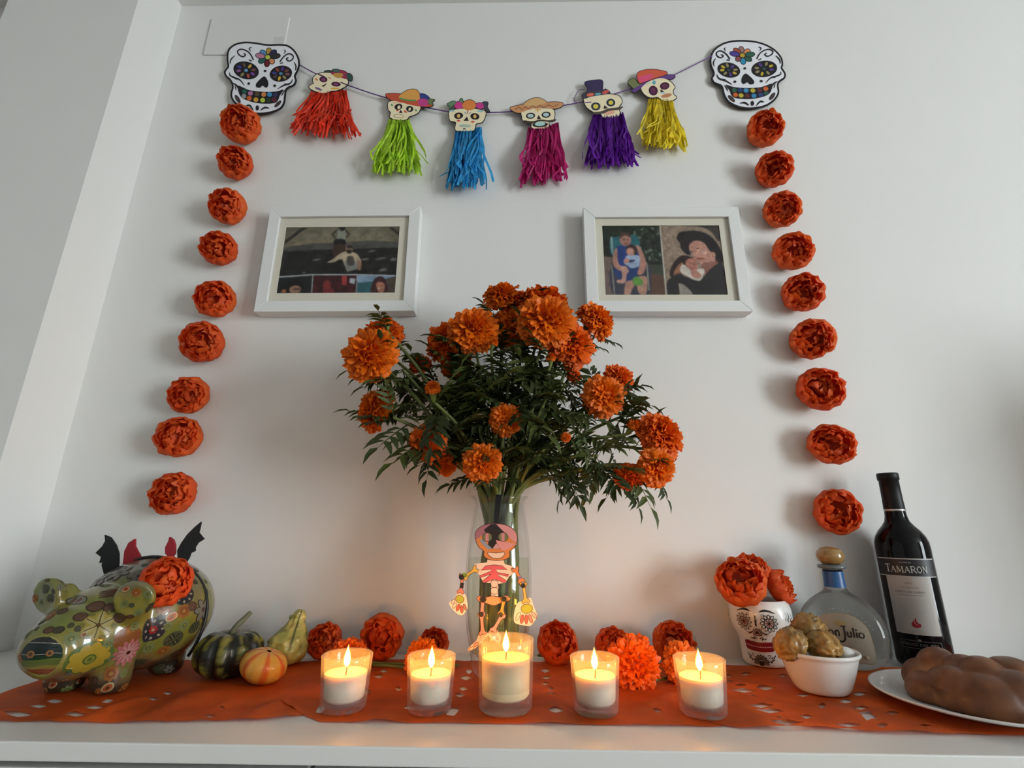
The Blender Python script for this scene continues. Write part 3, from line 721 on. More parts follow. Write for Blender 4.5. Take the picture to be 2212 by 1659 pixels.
def pump_col(co, p):
    th = math.atan2(p.y, p.x); nz = noise.noise(p*40)*.25
    k = (math.cos(7*th+nz*2+p.z*12)-.35)*2.2
    return mixc((.66, .36, .06), (.62, .13, .02), k+noise.noise(p*130)*.3)
gourd('mini_pumpkin', (-0.3575, -0.172, ZT+.002), [(0.002, 0.002), (.014, 0.0), (.026, .008), (.0300, .018), (.027, .029), (.016, .036), (.003, .0375)], 'small yellow pumpkin with orange stripes lying beside the dark squash', 'pumpkin', pump_col, 14, .035, .0003, rot=(R(14), R(10), .8))
def pear_col(co, p):
    th = math.atan2(p.y, p.x); k = (math.cos(5*th+1.1+p.z*2)-.86)*9
    if p.z < .035: k -= (.035-p.z)*60
    c = mixc((.52, .43, .12), (.33, .34, .08), .5+noise.noise(p*60)); c = mixc(c, (.20, .16, .03), (noise.noise(p*120)-.25)*2)
    return mixc(c, (.045, .06, .02), k)
gourd('pear_gourd', (-0.3665, -0.084, ZT+.002), [(0.002, 0.001), (.015, 0.0), (.026, .009), (.0295, .022), (.025, .036), (.0165, .049), (.012, .061), (.0092, .071), (.005, .0750), (.001, .0755)], 'pale pear-shaped gourd with green stripes and a warty belly', 'gourd', pear_col, 10, .07, .0045, rot=(R(-4), R(15), .4))
# ------------------------------------------------------------------ glazed piggy bank
PB = Vector((-0.555, -0.175, ZT))
pig = empty('piggy_bank', PB); tag(pig, 'glazed piggy bank covered in painted flowers, yellow-green with dark back', 'piggy bank')
pm = MB(); rotp = Matrix.Rotation(R(-5), 3, 'Z')
def PW(x, y, z): return rotp @ Vector((x, y, z))          # pig frame: nose towards -Y
pm.ellipsoid(PW(0.004, 0.030, 0.082), (0.087, 0.083, 0.075), 40, 24, rotp)
pm.ellipsoid(PW(-0.002, -0.038, 0.070), (0.066, 0.058, 0.056), 32, 20, rotp)
pm.ellipsoid(PW(-0.003, -0.070, 0.064), (0.050, 0.046, 0.046), 28, 16, rotp)
pm.ellipsoid(PW(-0.004, -0.092, 0.062), (0.036, 0.034, 0.034), 28, 16, rotp)
sn = MB(); snd = PW(0.10, -1, -0.02).normalized(); snc = Vector((-0.560, -0.287, 0.0590))-PB
qs = (-snd).to_track_quat('Z', 'Y').to_matrix()
V = []; nn = 32; pr = [(0.0, -.004), (.018, -.004), (.0255, -.001), (.0280, .006), (.0275, .02), (.026, .04)]
F = []
for r_, z_ in pr:
    for i in range(nn):
        a = 2*PI*i/nn; V.append(snc + qs @ Vector((max(r_, 1e-4)*math.cos(a), max(r_, 1e-4)*math.sin(a), z_)))
for j in range(len(pr)-1):
    for i in range(nn): F.append((j*nn+i, j*nn+(i+1) % nn, (j+1)*nn+(i+1) % nn, (j+1)*nn+i))
F.append(tuple((len(pr)-1)*nn+i for i in range(nn))); F.append(tuple(range(nn-1, -1, -1)))
pm.add(V, F)
for px, py in ((294, 1292), (112, 1284)):
    e = wpt(px, py, -0.246)-PB; sg = 1 if px > 200 else -1; re_ = Matrix.Rotation(R(14*sg), 3, 'Z') @ Matrix.Rotation(R(12), 3, 'X')
    pm.ellipsoid(e, (0.0235, 0.0085, 0.0225), 24, 14, re_)
    for k_ in range(20):
        t_ = 2*PI*k_/20; pm.ellipsoid(e+re_ @ Vector((.0200*math.cos(t_), -.004, .0190*math.sin(t_))), (.0048, .0055, .0048), 8, 6)
    pm.ellipsoid(e+Vector((-sg*.010, .009, -.004)), (0.016, 0.012, 0.018), 16, 10)
    pm.ellipsoid(e+Vector((-sg*.012, .008, -.014)), (0.019, 0.014, 0.019), 16, 10)
    pm.ellipsoid(e+Vector((-sg*.024, .022, -.022)), (0.024, 0.024, 0.024), 16, 10)
for fx, fy in ((-0.033, -0.040), (0.032, -0.040), (-0.036, 0.048), (0.036, 0.048)):
    c = PW(fx, fy, 0); m0 = MB(); m0.lathe([(0.0001, 0), (.018, 0), (.0215, .004), (.022, .012), (.022, .03), (.024, .045), (0.0001, .046)], 24, (c.x, c.y)); pm.add(m0.v, m0.f)
tmp = pm.build('clay', None)
rm = tmp.modifiers.new('r', 'REMESH'); rm.mode = 'VOXEL'; rm.voxel_size = 0.0027
sm = tmp.modifiers.new('s', 'SMOOTH'); sm.iterations = 7; sm.factor = 0.5
me = eval_mesh(tmp); bpy.data.objects.remove(tmp)
cols = []
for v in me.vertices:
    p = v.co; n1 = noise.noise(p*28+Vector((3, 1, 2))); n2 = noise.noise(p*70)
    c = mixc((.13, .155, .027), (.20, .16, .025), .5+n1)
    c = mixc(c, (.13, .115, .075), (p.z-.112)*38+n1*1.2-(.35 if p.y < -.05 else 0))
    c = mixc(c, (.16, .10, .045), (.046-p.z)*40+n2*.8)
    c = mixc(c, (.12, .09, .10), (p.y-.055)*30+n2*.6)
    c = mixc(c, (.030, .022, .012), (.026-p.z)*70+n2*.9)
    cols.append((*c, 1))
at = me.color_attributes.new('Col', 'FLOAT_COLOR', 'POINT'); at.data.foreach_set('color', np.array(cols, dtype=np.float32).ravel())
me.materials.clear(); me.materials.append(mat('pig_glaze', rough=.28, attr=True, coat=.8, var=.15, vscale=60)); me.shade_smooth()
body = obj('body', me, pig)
PBV = BVHTree.FromPolygons([v.co.copy() for v in me.vertices], [tuple(p.vertices) for p in me.polygons])
def on_pig(px, py):
    h = PBV.ray_cast(CAM-PB, ray(px, py).normalized()); return h[0], h[1]
def decal(c, n):
    up = Vector((0, 0, 1)); e1 = up.cross(n)
    if e1.length < .1: e1 = Vector((1, 0, 0))
    e1.normalize(); e2 = n.cross(e1)
    def fn(u, v, lift):
        q = c+e1*u+e2*v; h = PBV.find_nearest(q+n*0.002)
        return h[0]+h[1]*lift
    return Draw(fn, lmax=0.003, step=7e-5, start=3e-4, g=0.62)
def petals(d, n, r0, r1, w, col, rot=0, cx=0, cy=0):
    for i in range(n):
        a = 2*PI*i/n+rot; m = (r0+r1)/2
        d.ell(cx+m*math.cos(a), cy+m*math.sin(a), (r1-r0)/2, w, col, math.degrees(a), 10)
MED = [(212, 1351, 33, 'lily'), (193, 1424, 39, 'daisy'), (276, 1378, 30, 'rust'), (276, 1408, 30, 'star'), (330, 1360, 26, 'dark'), (174, 1332, 14, 'bean'), (207, 1310, 17, 'bean'), (242, 1313, 16, 'bean'), (259, 1334, 15, 'bean'), (237, 1281, 20, 'swirl'), (166, 1297, 24, 'grey'),
       (371, 1332, 13, 'eye'), (375, 1381, 20, 'leaf'), (355, 1310, 18, 'rose'), (397, 1320, 15, 'rose'), (397, 1284, 23, 'dark2'), (325, 1313, 15, 'bean2'), (154, 1380, 15, 'small'), (126, 1361, 11, 'bean2'), (212, 1256, 28, 'line'), (259, 1237, 26, 'line'), (170, 1268, 20, 'line'), (438, 1317, 26, 'line'), (300, 1245, 24, 'line'),
       (362, 1352, 10, 'small'), (398, 1350, 12, 'small'), (320, 1399, 14, 'small'), (352, 1405, 14, 'rose'), (300, 1430, 14, 'leaf'), (240, 1455, 16, 'rose'), (232, 1486, 14, 'eye'), (268, 1487, 14, 'rose'), (145, 1490, 14, 'small'), (420, 1355, 14, 'leaf'), (382, 1410, 14, 'bean'), (344, 1447, 14, 'leaf'), (365, 1446, 12, 'line'), (322, 1284, 12, 'small'), (415, 1310, 12, 'bean'),
       (290, 1352, 11, 'small'), (300, 1325, 10, 'small'), (235, 1389, 11, 'small'), (110, 1330, 12, 'rose'), (135, 1320, 12, 'bean'), (60, 1370, 12, 'small'), (45, 1420, 11, 'rose')]
rp_ = random.Random(12)
for _ in range(900):
    x_, y_, r_ = rp_.uniform(30, 450), rp_.uniform(1215, 1500), rp_.uniform(6, 11)
    if len(MED) < 135 and all(math.hypot(x_-a_[0], y_-a_[1]) > r_+a_[2]*.85 for a_ in MED) and math.hypot(x_-82, y_-1420) > 62: MED.append((x_, y_, r_, rp_.choice(['small', 'leaf', 'bean', 'line', 'rose', 'eye', 'bean2', 'small', 'leaf'])))
for px, py, rp, kind in MED:
    c, n = on_pig(px, py)
    if c is None: continue
    r = rp*(c+PB-CAM).dot(FWD)/FPX; d = decal(c, n)
    if kind == 'lily':
        d.ell(0, 0, r, r*.92, (.42, .33, .06)); petals(d, 6, r*.1, r*.9, r*.2, (.50, .42, .16), .3)
        for i in range(6): d.stroke([(0, 0), (r*.85*math.cos(i*PI/3+.3), r*.85*math.sin(i*PI/3+.3))], r*.05, (.10, .07, .02), curve=False)
        for i in range(6): d.ell(r*.88*math.cos(i*PI/3+.83), r*.88*math.sin(i*PI/3+.83), r*.16, r*.16, (.22, .2, .04))
        d.ell(0, 0, r*.12, r*.12, (.12, .06, .02))
    elif kind == 'daisy':
        d.ell(0, 0, r*1.12, r*1.08, (.12, .19, .045)); petals(d, 9, r*.2, r*.98, r*.32, (.50, .36, .04)); d.ell(0, 0, r*.32, r*.3, (.10, .15, .03)); d.ell(0, 0, r*.24, r*.22, (.28, .30, .05)); d.ell(0, 0, r*.12, r*.12, (.12, .17, .03))
    elif kind == 'rust': d.ell(0, 0, r, r*.8, (.28, .10, .03))
    elif kind == 'star':
        petals(d, 12, r*.1, r, r*.17, (.52, .17, .17)); petals(d, 12, r*.1, r*.75, r*.09, (.62, .30, .28), .26); d.ell(0, 0, r*.13, r*.13, (.06, .01, .01))
    elif kind in ('dark', 'dark2'):
        d.ell(0, 0, r, r, (.07, .06, .05)); d.ell(0, 0, r*.93, r*.93, (.035, .035, .04)); petals(d, 8, r*.55, r*.82, r*.1, (.42, .38, .28)); petals(d, 6, r*.12, r*.36, r*.12, (.45, .03, .03)); d.ell(0, 0, r*.12, r*.12, (.5, .3, .2))
    elif kind in ('bean', 'bean2'):
        d.ell(0, 0, r, r*.82, (.06, .03, .02)); d.ell(0, 0, r*.85, r*.68, (.13, .06, .035) if kind == 'bean' else (.04, .045, .03))
        for i in range(-2, 3): d.stroke([(-r*.6, i*r*.22), (r*.6, i*r*.22)], r*.05, (.20, .13, .07), curve=False)
    elif kind == 'swirl':
        for i in range(4): d.ell(0, (i-1.5)*r*.35, r, r*.13, (.16, .045, .025), 8)
    elif kind == 'grey':
        d.ell(0, 0, r, r*.55, (.05, .05, .04)); d.ell(0, 0, r*.9, r*.45, (.28, .27, .2)); d.ell(-r*.3, 0, r*.12, r*.3, (.2, .03, .03)); d.ell(r*.25, 0, r*.14, r*.3, (.2, .05, .03))
    elif kind == 'eye':
        d.ell(0, 0, r*1.1, r*.85, (.12, .07, .03), 30); d.ell(0, 0, r*.95, r*.7, (.55, .45, .25), 30); d.ell(0, 0, r*.7, r*.5, (.45, .10, .03), 30); d.ell(0, 0, r*.3, r*.2, (.10, .04, .02), 30)
    elif kind == 'leaf':
        d.ell(0, 0, r, r*.95, (.10, .10, .05)); petals(d, 4, r*.08, r*.92, r*.26, (.045, .045, .025), .7); petals(d, 4, r*.08, r*.92, r*.04, (.30, .28, .14), .7)
    elif kind == 'rose':
        petals(d, 8, r*.25, r, r*.3, (.36, .14, .03)); d.ell(0, 0, r*.55, r*.55, (.28, .08, .02)); d.ell(0, 0, r*.25, r*.25, (.42, .22, .05))
    elif kind == 'small':
        petals(d, 7, r*.2, r, r*.26, (.22, .26, .10)); d.ell(0, 0, r*.35, r*.35, (.10, .13, .03)); d.ell(0, 0, r*.18, r*.18, (.36, .30, .06))
    elif kind == 'line':
        petals(d, 6, r*.1, r, r*.30, (.07, .06, .05)); petals(d, 6, r*.12, r*.92, r*.22, (.24, .22, .17)); d.ell(0, 0, r*.2, r*.2, (.10, .06, .06))
    d.build('painted_flower', body, rough=.28, matname='glaze_paint').data.shade_smooth()
c, n = on_pig(88, 1420); d = decal(c, snd)
r = .0265
d.ell(0, 0, r, r, (.40, .35, .09)); d.ell(0, 0, r*.93, r*.93, (.20, .24, .05))
def chord(y0, y1, col, k=.9):
    P = [(math.sqrt(max(0, k*k-y*y))*r, y*r) for y in np.linspace(y0, y1, 7)]; d.poly(P+[(-x, y) for x, y in reversed(P)], col)
chord(.62, .88, (.03, .03, .03)); chord(.04, .58, (.010, .022, .022)); chord(-.12, .04, (.02, .05, .02)); chord(-.42, -.16, (.13, .16, .03)); chord(-.6, -.42, (.30, .22, .04)); chord(-.85, -.6, (.28, .06, .02))
d.stroke([(-r*.7, r*.60), (r*.7, r*.60)], r*.035, (.42, .42, .36), curve=False); d.stroke([(-r*.85, r*.12), (r*.85, r*.12)], r*.03, (.35, .36, .28), curve=False)
for sx in (-.38, .38): d.ell(sx*r, r*.14, r*.17, r*.15, (.35, .16, .05)); d.ell(sx*r, r*.14, r*.08, r*.08, (.10, .04, .02))
d.build('snout_paint', body, rough=.25, matname='glaze_paint').data.shade_smooth()

# costume headband pushed over the pig
HY = -0.148; hc = Vector((-0.549, HY, 0.074)); ha, hb = 0.0905, 0.0870
hbnd = empty('costume_headband', (hc.x, HY, ZT)); tag(hbnd, 'black headband with bat wings and red horns over the pig', 'headband')
HB = Vector((hc.x, HY, ZT))
arc = [hc+Vector((ha*math.cos(R(t_)), .004*math.sin(R(3*t_)), hb*math.sin(R(t_))))-HB for t_ in range(-32, 213, 7)]
MB().tube(arc, 0.0022, 8).build('band', mat('black_plastic', (.012, .012, .012), .45), hbnd, smooth=True)
Zp = zoomer(0, 1110, 3.858)
def cut(name, pts, Y, th, m):
    o = prism(name, Zp(pts), Y, th, m, None)
    for v in o.data.vertices: v.co -= HB
    o.parent = hbnd; return o
M_felt = mat('black_felt', (.012, .012, .013), .85); M_horn = mat('red_felt', (.30, .015, .025), .8)
cut('bat_wing', [(870, 520), (845, 430), (850, 405), (825, 410), (840, 360), (795, 325), (850, 270), (875, 225), (870, 175), (920, 195), (965, 260), (988, 330), (988, 400), (980, 470), (930, 520)], HY-.004, .0025, M_felt)
cut('bat_wing', [(1475, 305), (1510, 240), (1560, 170), (1620, 110), (1675, 65), (1665, 120), (1655, 155), (1700, 210), (1650, 240), (1625, 280), (1625, 310), (1590, 325), (1575, 365), (1540, 420), (1480, 400)], HY-.004, .0025, M_felt)
cut('horn', [(1022, 460), (1025, 395), (1035, 310), (1070, 240), (1120, 208), (1120, 270), (1165, 355), (1170, 440), (1100, 470)], HY-.004, .004, M_horn)
cut('horn', [(1375, 330), (1375, 280), (1400, 230), (1410, 192), (1440, 215), (1455, 255), (1455, 330), (1420, 380)], HY-.004, .004, M_horn)
h = on_pig(356, 1262); aim = Vector((.35, -.8, .55)).normalized()
paper_flower(h[0]+PB+h[1]*.001, (h[1]*.35+(CAM-PB-h[0]).normalized()*.9).normalized(), .0325, 'bright orange tissue flower sitting on the back of the pig', 'single tissue flower on the pig', 3, 1.0, (1, 1, .8))

# ------------------------------------------------------------------ skull cup with tissue flowers
MC = Vector((0.391, -0.047, ZT+.0008)); MF = R(-33)         # the face looks this way
cup = empty('skull_cup', MC, MF); tag(cup, 'white ceramic skull-shaped cup with painted face and red teeth', 'cup')
mp = [(0.0, .0315), (.004, .0335), (.015, .0340), (.028, .0345), (.036, .0355), (.043, .0385), (.050, .0425), (.058, .0455), (.068, .0470), (.080, .0465), (.088, .0440), (.0925, .0405), (.094, .0385)]
def mr(z):
    for (z0, r0), (z1, r1) in zip(mp, mp[1:]):
        if z <= z1: return r0+(r1-r0)*(z-z0)/(z1-z0)
    return mp[-1][1]
def msurf(th, z, lift=0.0):                                  # th measured from the face direction (-Y), to the right
    r = mr(z)
    for te, ze, s_, dp in ((-.42, .063, .26, .0022), (.42, .063, .26, .0022), (0, .049, .14, .0016), (0, .030, .6, -.0016)):
        r -= dp*math.exp(-((th-te)/s_)**2-((z-ze)/(.010 if dp > 0 else .012))**2)
    r += lift
    return Vector((r*math.sin(th), -r*math.cos(th)*1.0, z))
m = MB(); zs = [.0]+[q[0] for q in mp[1:]]; zz = [a+(b-a)*k/3 for a, b in zip(zs, zs[1:]) for k in range(3)]+[zs[-1]]
nu = 64; V = [msurf(2*PI*i/nu-PI, z) for z in zz for i in range(nu)]
inn = [(.0365, .0935), (.0395, .088), (.043, .078), (.042, .062), (.033, .045), (.030, .03), (.028, .006), (.001, .005)]
V += [Vector((r_*math.sin(2*PI*i/nu-PI), -r_*math.cos(2*PI*i/nu-PI), z_)) for r_, z_ in inn for i in range(nu)]
nr = len(zz)+len(inn)
F = [(j*nu+i, j*nu+(i+1) % nu, (j+1)*nu+(i+1) % nu, (j+1)*nu+i) for j in range(nr-1) for i in range(nu)]+[tuple(range(nu-1, -1, -1))]
m.add(V, F); m.build('body', mat('white_ceramic', (.80, .79, .76), .22, coat=.4), cup, smooth=True)
d = Draw(lambda u, v, l: msurf(u/.046, v, l), lmax=.003, step=2.5e-5, g=1.0, start=3e-4)
BLK, RED, RUS = (.018, .014, .014), (.20, .008, .014), (.16, .05, .04)
for s in (-1, 1):
    d.smooth([(s*.006, .0795), (s*.012, .0835), (s*.021, .0825), (s*.029, .078), (s*.020, .0805), (s*.012, .0805)], BLK)
    cx, cz = s*.0185, .0640
    for i in range(12):
        a = 2*PI*i/12; d.ell(cx+.0098*math.cos(a), cz+.0098*math.sin(a), .0033, .0022, BLK, math.degrees(a), 10)
        d.ell(cx+.0096*math.cos(a), cz+.0096*math.sin(a), .0023, .0013, (.62, .58, .54), math.degrees(a), 8)
    d.ell(cx, cz, .0072, .0072, BLK, 0, 16); d.ell(cx, cz, .0062, .0062, (.50, .40, .36), 0, 16); petals(d, 8, .002, .0058, .0011, RUS, 0, cx, cz); d.ell(cx, cz, .0021, .0021, BLK, 0, 10)
    d.stroke([(s*.0035, .0565), (s*.007, .051), (s*.013, .0485), (s*.018, .0505)], .0014, BLK, taper=True); d.stroke([(s*.004, .0545), (s*.009, .0490), (s*.016, .0462)], .0012, RUS, taper=True)
    d.stroke([(s*.008, .0765), (s*.011, .0775), (s*.012, .0755), (s*.0095, .0745), (s*.0085, .0755)], .0007, BLK)
    d.stroke([(s*.002, .0405), (s*.006, .0425), (s*.010, .040), (s*.013, .0420)], .0012, BLK); d.ell(s*.0065, .0398, .0016, .001, BLK, 20*s)
    d.stroke([(s*.047, .080), (s*.050, .074), (s*.047, .069), (s*.052, .066)], .0014, BLK, taper=True); d.stroke([(s*.054, .079), (s*.057, .072), (s*.053, .068), (s*.058, .061)], .0016, BLK, taper=True); d.stroke([(s*.050, .0615), (s*.055, .058), (s*.052, .053)], .0013, BLK, taper=True)
    d.stroke([(s*.008, .007), (s*.016, .0095), (s*.022, .013), (s*.0265, .0185)], .0012, BLK); d.stroke([(s*.0135, .013), (s*.017, .0165), (s*.0145, .0185), (s*.0125, .0165)], .0009, BLK)
    for x_, z_ in ((.018, .0085), (.022, .011), (.0245, .0165), (.020, .0145)): d.ell(s*x_, z_, .0022, .0009, BLK, 35*s, 8)
for i in range(7): d.ell(0, .0735-.0022*i, .0011+.0004*(i % 2), .0014, BLK)
d.smooth([(0, .0560), (.006, .0490), (.0055, .0455), (.002, .0445), (-.002, .0445), (-.0055, .0455), (-.006, .0490)], BLK); d.smooth([(0, .0545), (.0047, .0490), (.0042, .0463), (.0012, .0455), (-.0012, .0455), (-.0042, .0463), (-.0047, .0490)], (.50, .35, .30)); d.smooth([(0, .0525), (.0033, .0487), (.003, .0470), (0, .0478), (-.003, .0470), (-.0033, .0487)], BLK)
d.smooth([(-.0245, .0365), (-.012, .0362), (0, .0355), (.012, .0362), (.0245, .0365), (.0255, .030), (.0235, .0245), (.010, .0225), (-.010, .0225), (-.0235, .0245), (-.0255, .030)], RED)
d.stroke([(-.0235, .0305), (-.012, .0290), (0, .0285), (.012, .0290), (.0235, .0305)], .0007, (.62, .30, .28))
for i in range(12): d.ell(-.022+.004*i, .0290+.00000*i+.0016*((i-5.5)/5.5)**2, .0008, .0010, (.62, .35, .33))
for i in range(9): a = PI*(i+.0)/8; d.ell(.0092*math.cos(a), .006+.0085*math.sin(a), .0042, .0021, BLK, math.degrees(a), 10); d.ell(.0092*math.cos(a), .006+.0085*math.sin(a), .0028, .0011, (.26, .20, .17), math.degrees(a), 8)
d.ell(0, .006, .0048, .0038, BLK)
o = d.build('face_decal', cup, rough=.3, matname='ceramic_paint'); o.data.shade_smooth()
for px, py, rp, Y, aim, lab, v in [(1600, 1258, 56, -0.075, (-.35, -.75, .45), 'largest tissue flower drooping over the left rim of the skull cup', 4), (1683, 1268, 40, -0.05, (.7, -.6, .35), 'tissue flower leaning over the right rim of the skull cup', 1), (1624, 1228, 38, -0.045, (.1, -.5, .8), 'tissue flower at the back of the skull cup', 5)]:
    c = wpt(px, py, Y); r = (wpt(px+rp, py, Y)-c).length*.93; a = Vector(aim).normalized()
    paper_flower(c-a*r*.6, a, r, lab, 'tissue flowers in the skull cup', v, v*.9, (1, 1, .85))

# ------------------------------------------------------------------ bowl of walnuts
BC = Vector((0.402, -0.179, ZT+.0005))
bo = empty('small_bowl', BC); tag(bo, 'small white bowl holding walnuts in front of the skull cup', 'bowl')
MB().lathe([(.0005, .002), (.022, .0015), (.024, 0), (.0295, 0), (.0320, .0020), (.0345, .0060), (.0390, .0170), (.0430, .0285), (.0465, .0400), (.0475, .0435), (.0495, .0445), (.0505, .0470), (.0495, .0490), (.0475, .0490), (.0462, .0465), (.045, .040), (.0425, .030), (.037, .018), (.0315, .0075), (.024, .0052), (.0005, .0050)], 56).build('body', mat('white_porcelain', (.82, .80, .76), .2, sss=.1), bo, smooth=True)
def walnut(px, py, Y, r, label, rot, seed):
    c = wpt(px, py, Y); mb = MB(); rr = Vector((seed*3.1, seed, 0))
    def fn(u, v):
        th = 2*PI*u; ph = PI*v; n = Vector((math.sin(ph)*math.cos(th), math.sin(ph)*math.sin(th), math.cos(ph)))
        k = .86+.22*(1-abs(noise.noise(n*2.7+rr)))**2+.08*(1-abs(noise.noise(n*5.5+rr)))**2+.03*noise.noise(n*12+rr)
        seam = .09*math.exp(-(n.x/.07)**2)
        return Vector((n.x*.92, n.y, n.z*1.08))*r*(k+seam)
    mb.grid(fn, 56, 32, cu=True); t = mb.build('walnut', mat('walnut_shell', (.34, .185, .050), .30, var=.5, vscale=70, bump=.4, bscale=170), None, smooth=True)
    t.location = c; t.rotation_euler = rot
    return tag(t, label, 'walnut', 'walnuts in the small bowl')
walnut(1707, 1391, -.190, .0190, 'smoothest walnut at the left of the bowl', (.3, .8, .5), 1)
walnut(1746, 1362, -.165, .0195, 'topmost walnut of the pile in the bowl', (1.0, .2, 1.2), 2)
walnut(1778, 1396, -.190, .0200, 'front walnut leaning right in the bowl', (.5, 1.3, 2.2), 3)
c = wpt(1828, 1416, -.188); e = MB(); e.ellipsoid((0, 0, 0), (.0135, .0105, .0105), 28, 16); e = e.build('sugar_egg', mat('white_sugar', (.78, .77, .74), .35), None, smooth=True); e.location = c; e.rotation_euler = (0, .3, .4); tag(e, 'small white egg-shaped sweet at the right in the bowl', 'sweet')

# ------------------------------------------------------------------ tequila bottle
def clear_bottle(name):                                        # clear glass full of clear spirit: part refraction, part straight view through
    m_ = bpy.data.materials.new(name); m_.use_nodes = True; N = m_.node_tree.nodes; L = m_.node_tree.links; b_ = N['Principled BSDF']
    b_.inputs['Base Color'].default_value = (.97, .99, .98, 1); b_.inputs['Roughness'].default_value = 0; b_.inputs['Transmission Weight'].default_value = 1; b_.inputs['IOR'].default_value = 1.36
    t_ = N.new('ShaderNodeBsdfTransparent'); t_.inputs['Color'].default_value = (.93, .96, .94, 1); x_ = N.new('ShaderNodeMixShader'); x_.inputs['Fac'].default_value = .3
    L.new(b_.outputs['BSDF'], x_.inputs[1]); L.new(t_.outputs['BSDF'], x_.inputs[2]); L.new(x_.outputs['Shader'], N['Material Output'].inputs['Surface'])
    return m_
TQ = Vector((0.512, -0.060, ZT)); TA = R(-33)
tq = empty('tequila_bottle', TQ, TA); tag(tq, 'round clear glass liquor bottle with amber stopper and blue neck band', 'bottle')
tp = [(0.0, .030, .020), (.002, .036, .024), (.008, .046, .029), (.018, .0535, .032), (.032, .0590, .0335), (.046, .0610, .034), (.060, .0595, .0335), (.074, .0545, .032), (.086, .0470, .029), (.096, .0370, .0245), (.103, .0270, .0200), (.108, .0195, .0165), (.113, .0160, .0150), (.120, .0148, .0142), (.142, .0140, .0140)]
TP = cr([Vector(p) for p in tp], 3, False)
def tsec(z):
    for a, b in zip(TP, TP[1:]):
        if z <= b.x: t = (z-a.x)/max(1e-9, b.x-a.x); return a.y+(b.y-a.y)*t, a.z+(b.z-a.z)*t
    return TP[-1].y, TP[-1].z
def tring(z, w, dd, n=56, e=2.4):
    out = []
    for i in range(n):
        a = 2*PI*i/n; c_, s_ = math.cos(a), math.sin(a); ee = 2+(e-2)*min(1, max(0, (w-.016)/.03))
        out.append((w*abs(c_)**(2/ee)*(1 if c_ >= 0 else -1), dd*abs(s_)**(2/ee)*(1 if s_ >= 0 else -1), z))
    return out
m = MB(); V = []; n = 56
for p in TP: V += tring(p.x, p.y, p.z)
F = [(j*n+i, j*n+(i+1) % n, (j+1)*n+(i+1) % n, (j+1)*n+i) for j in range(len(TP)-1) for i in range(n)]+[tuple(range(n-1, -1, -1)), tuple((len(TP)-1)*n+i for i in range(n))]
m.add(V, F); m.build('body', clear_bottle('bottle_glass'), tq, smooth=True)
MB().lathe([(.0140, .1425), (.0195, .1430), (.0212, .1455), (.0205, .1485), (.0150, .1495), (.0005, .1495)], 36, cap0=True).build('lip', mat('lip_glass', (.35, .40, .42), .05, trans=.7), tq, smooth=True)
MB().lathe([(.0005, .1497), (.012, .1500), (.0185, .1545), (.0208, .162), (.0190, .1695), (.0125, .1750), (.0005, .1770)], 36).build('stopper', mat('amber_stopper', (.33, .19, .06), .25, coat=.6, var=.12, vscale=40), tq, smooth=True)
MB().lathe([(.0157, .1150), (.0152, .1200), (.0147, .1390)], 36).build('neck_band', mat('blue_foil', (.02, .10, .28), .35, var=.15, vscale=80), tq, smooth=True)
def tfront(u, z, lift):
    w_, d_ = tsec(z); k = min(.999, abs(u)/w_); ee = 2+.4*min(1, max(0, (w_-.016)/.03))
    return Vector((u, -(d_*(1-k**ee)**(1/ee))-lift, z))
d = Draw(tfront, lmax=.004, step=3e-5, g=1.0, start=3e-4)
lab = [(-.0365, .015), (-.0365, .050), (-.031, .066), (-.018, .0765), (0, .080), (.018, .0765), (.031, .066), (.0365, .050), (.0365, .015), (.018, .0125), (-.018, .0125)]
d.smooth(lab, (.36, .32, .25), 4); d.stroke(lab, .0008, (.33, .27, .16), closed=True, n=4)
d.stroke([(-.024, .062), (-.014, .0685), (0, .071), (.014, .0685), (.024, .062)], .0006, (.38, .31, .18))
for s in (-1, 1): d.ell(s*.0045, .0655, .0035, .0018, (.42, .30, .10), 40*s)
d.ell(0, .067, .0018, .0032, (.42, .30, .10)); d.ell(0, .0625, .005, .0009, (.42, .30, .10))
INK = (.018, .014, .010)
def gl(pts, w, taper=False): d.stroke(pts, w, INK, taper=taper)
by = .0475                                                     # lettering, heavy broken-pen letters
gl([(-.0275, by+.0125), (-.024, by+.0145), (-.0205, by+.0120), (-.0190, by+.006), (-.0215, by+.0005), (-.0265, by-.0005)], .0024); gl([(-.0255, by+.0125), (-.0250, by+.006), (-.0262, by)], .0020); gl([(-.0290, by+.011), (-.0275, by+.0145), (-.0235, by+.0155)], .0012)
d.ell(-.0140, by+.0038, .0040, .0044, INK); d.ell(-.0140, by+.0038, .0019, .0028, (.36, .32, .25))
gl([(-.0082, by+.0075), (-.0080, by)], .0022); gl([(-.0080, by+.0055), (-.0058, by+.0078), (-.0038, by+.0062), (-.0036, by)], .0020)
gl([(-.0010, by+.0140), (.0030, by+.0148), (.0065, by+.0140)], .0016); gl([(.0035, by+.0140), (.0040, by+.004), (.0030, by-.0040), (-.0010, by-.0072), (-.0055, by-.0060)], .0025)
gl([(.0075, by+.0078), (.0076, by+.0025), (.0092, by+.0002), (.0112, by+.0012)], .0020); gl([(.0118, by+.0078), (.0120, by)], .0021)
gl([(.0153, by+.0135), (.0154, by)], .0022); gl([(.0190, by+.0075), (.0192, by)], .0022); d.ell(.0189, by+.0108, .0014, .0012, INK)
d.ell(.0250, by+.0038, .0040, .0043, INK); d.ell(.0250, by+.0038, .0019, .0027, (.36, .32, .25))
d.stroke([(.004, .0352), (.011, .0356)], .0008, (.34, .29, .20), curve=False); d.stroke([(.008, .0334), (.019, .0334)], .0008, (.34, .29, .20), curve=False)
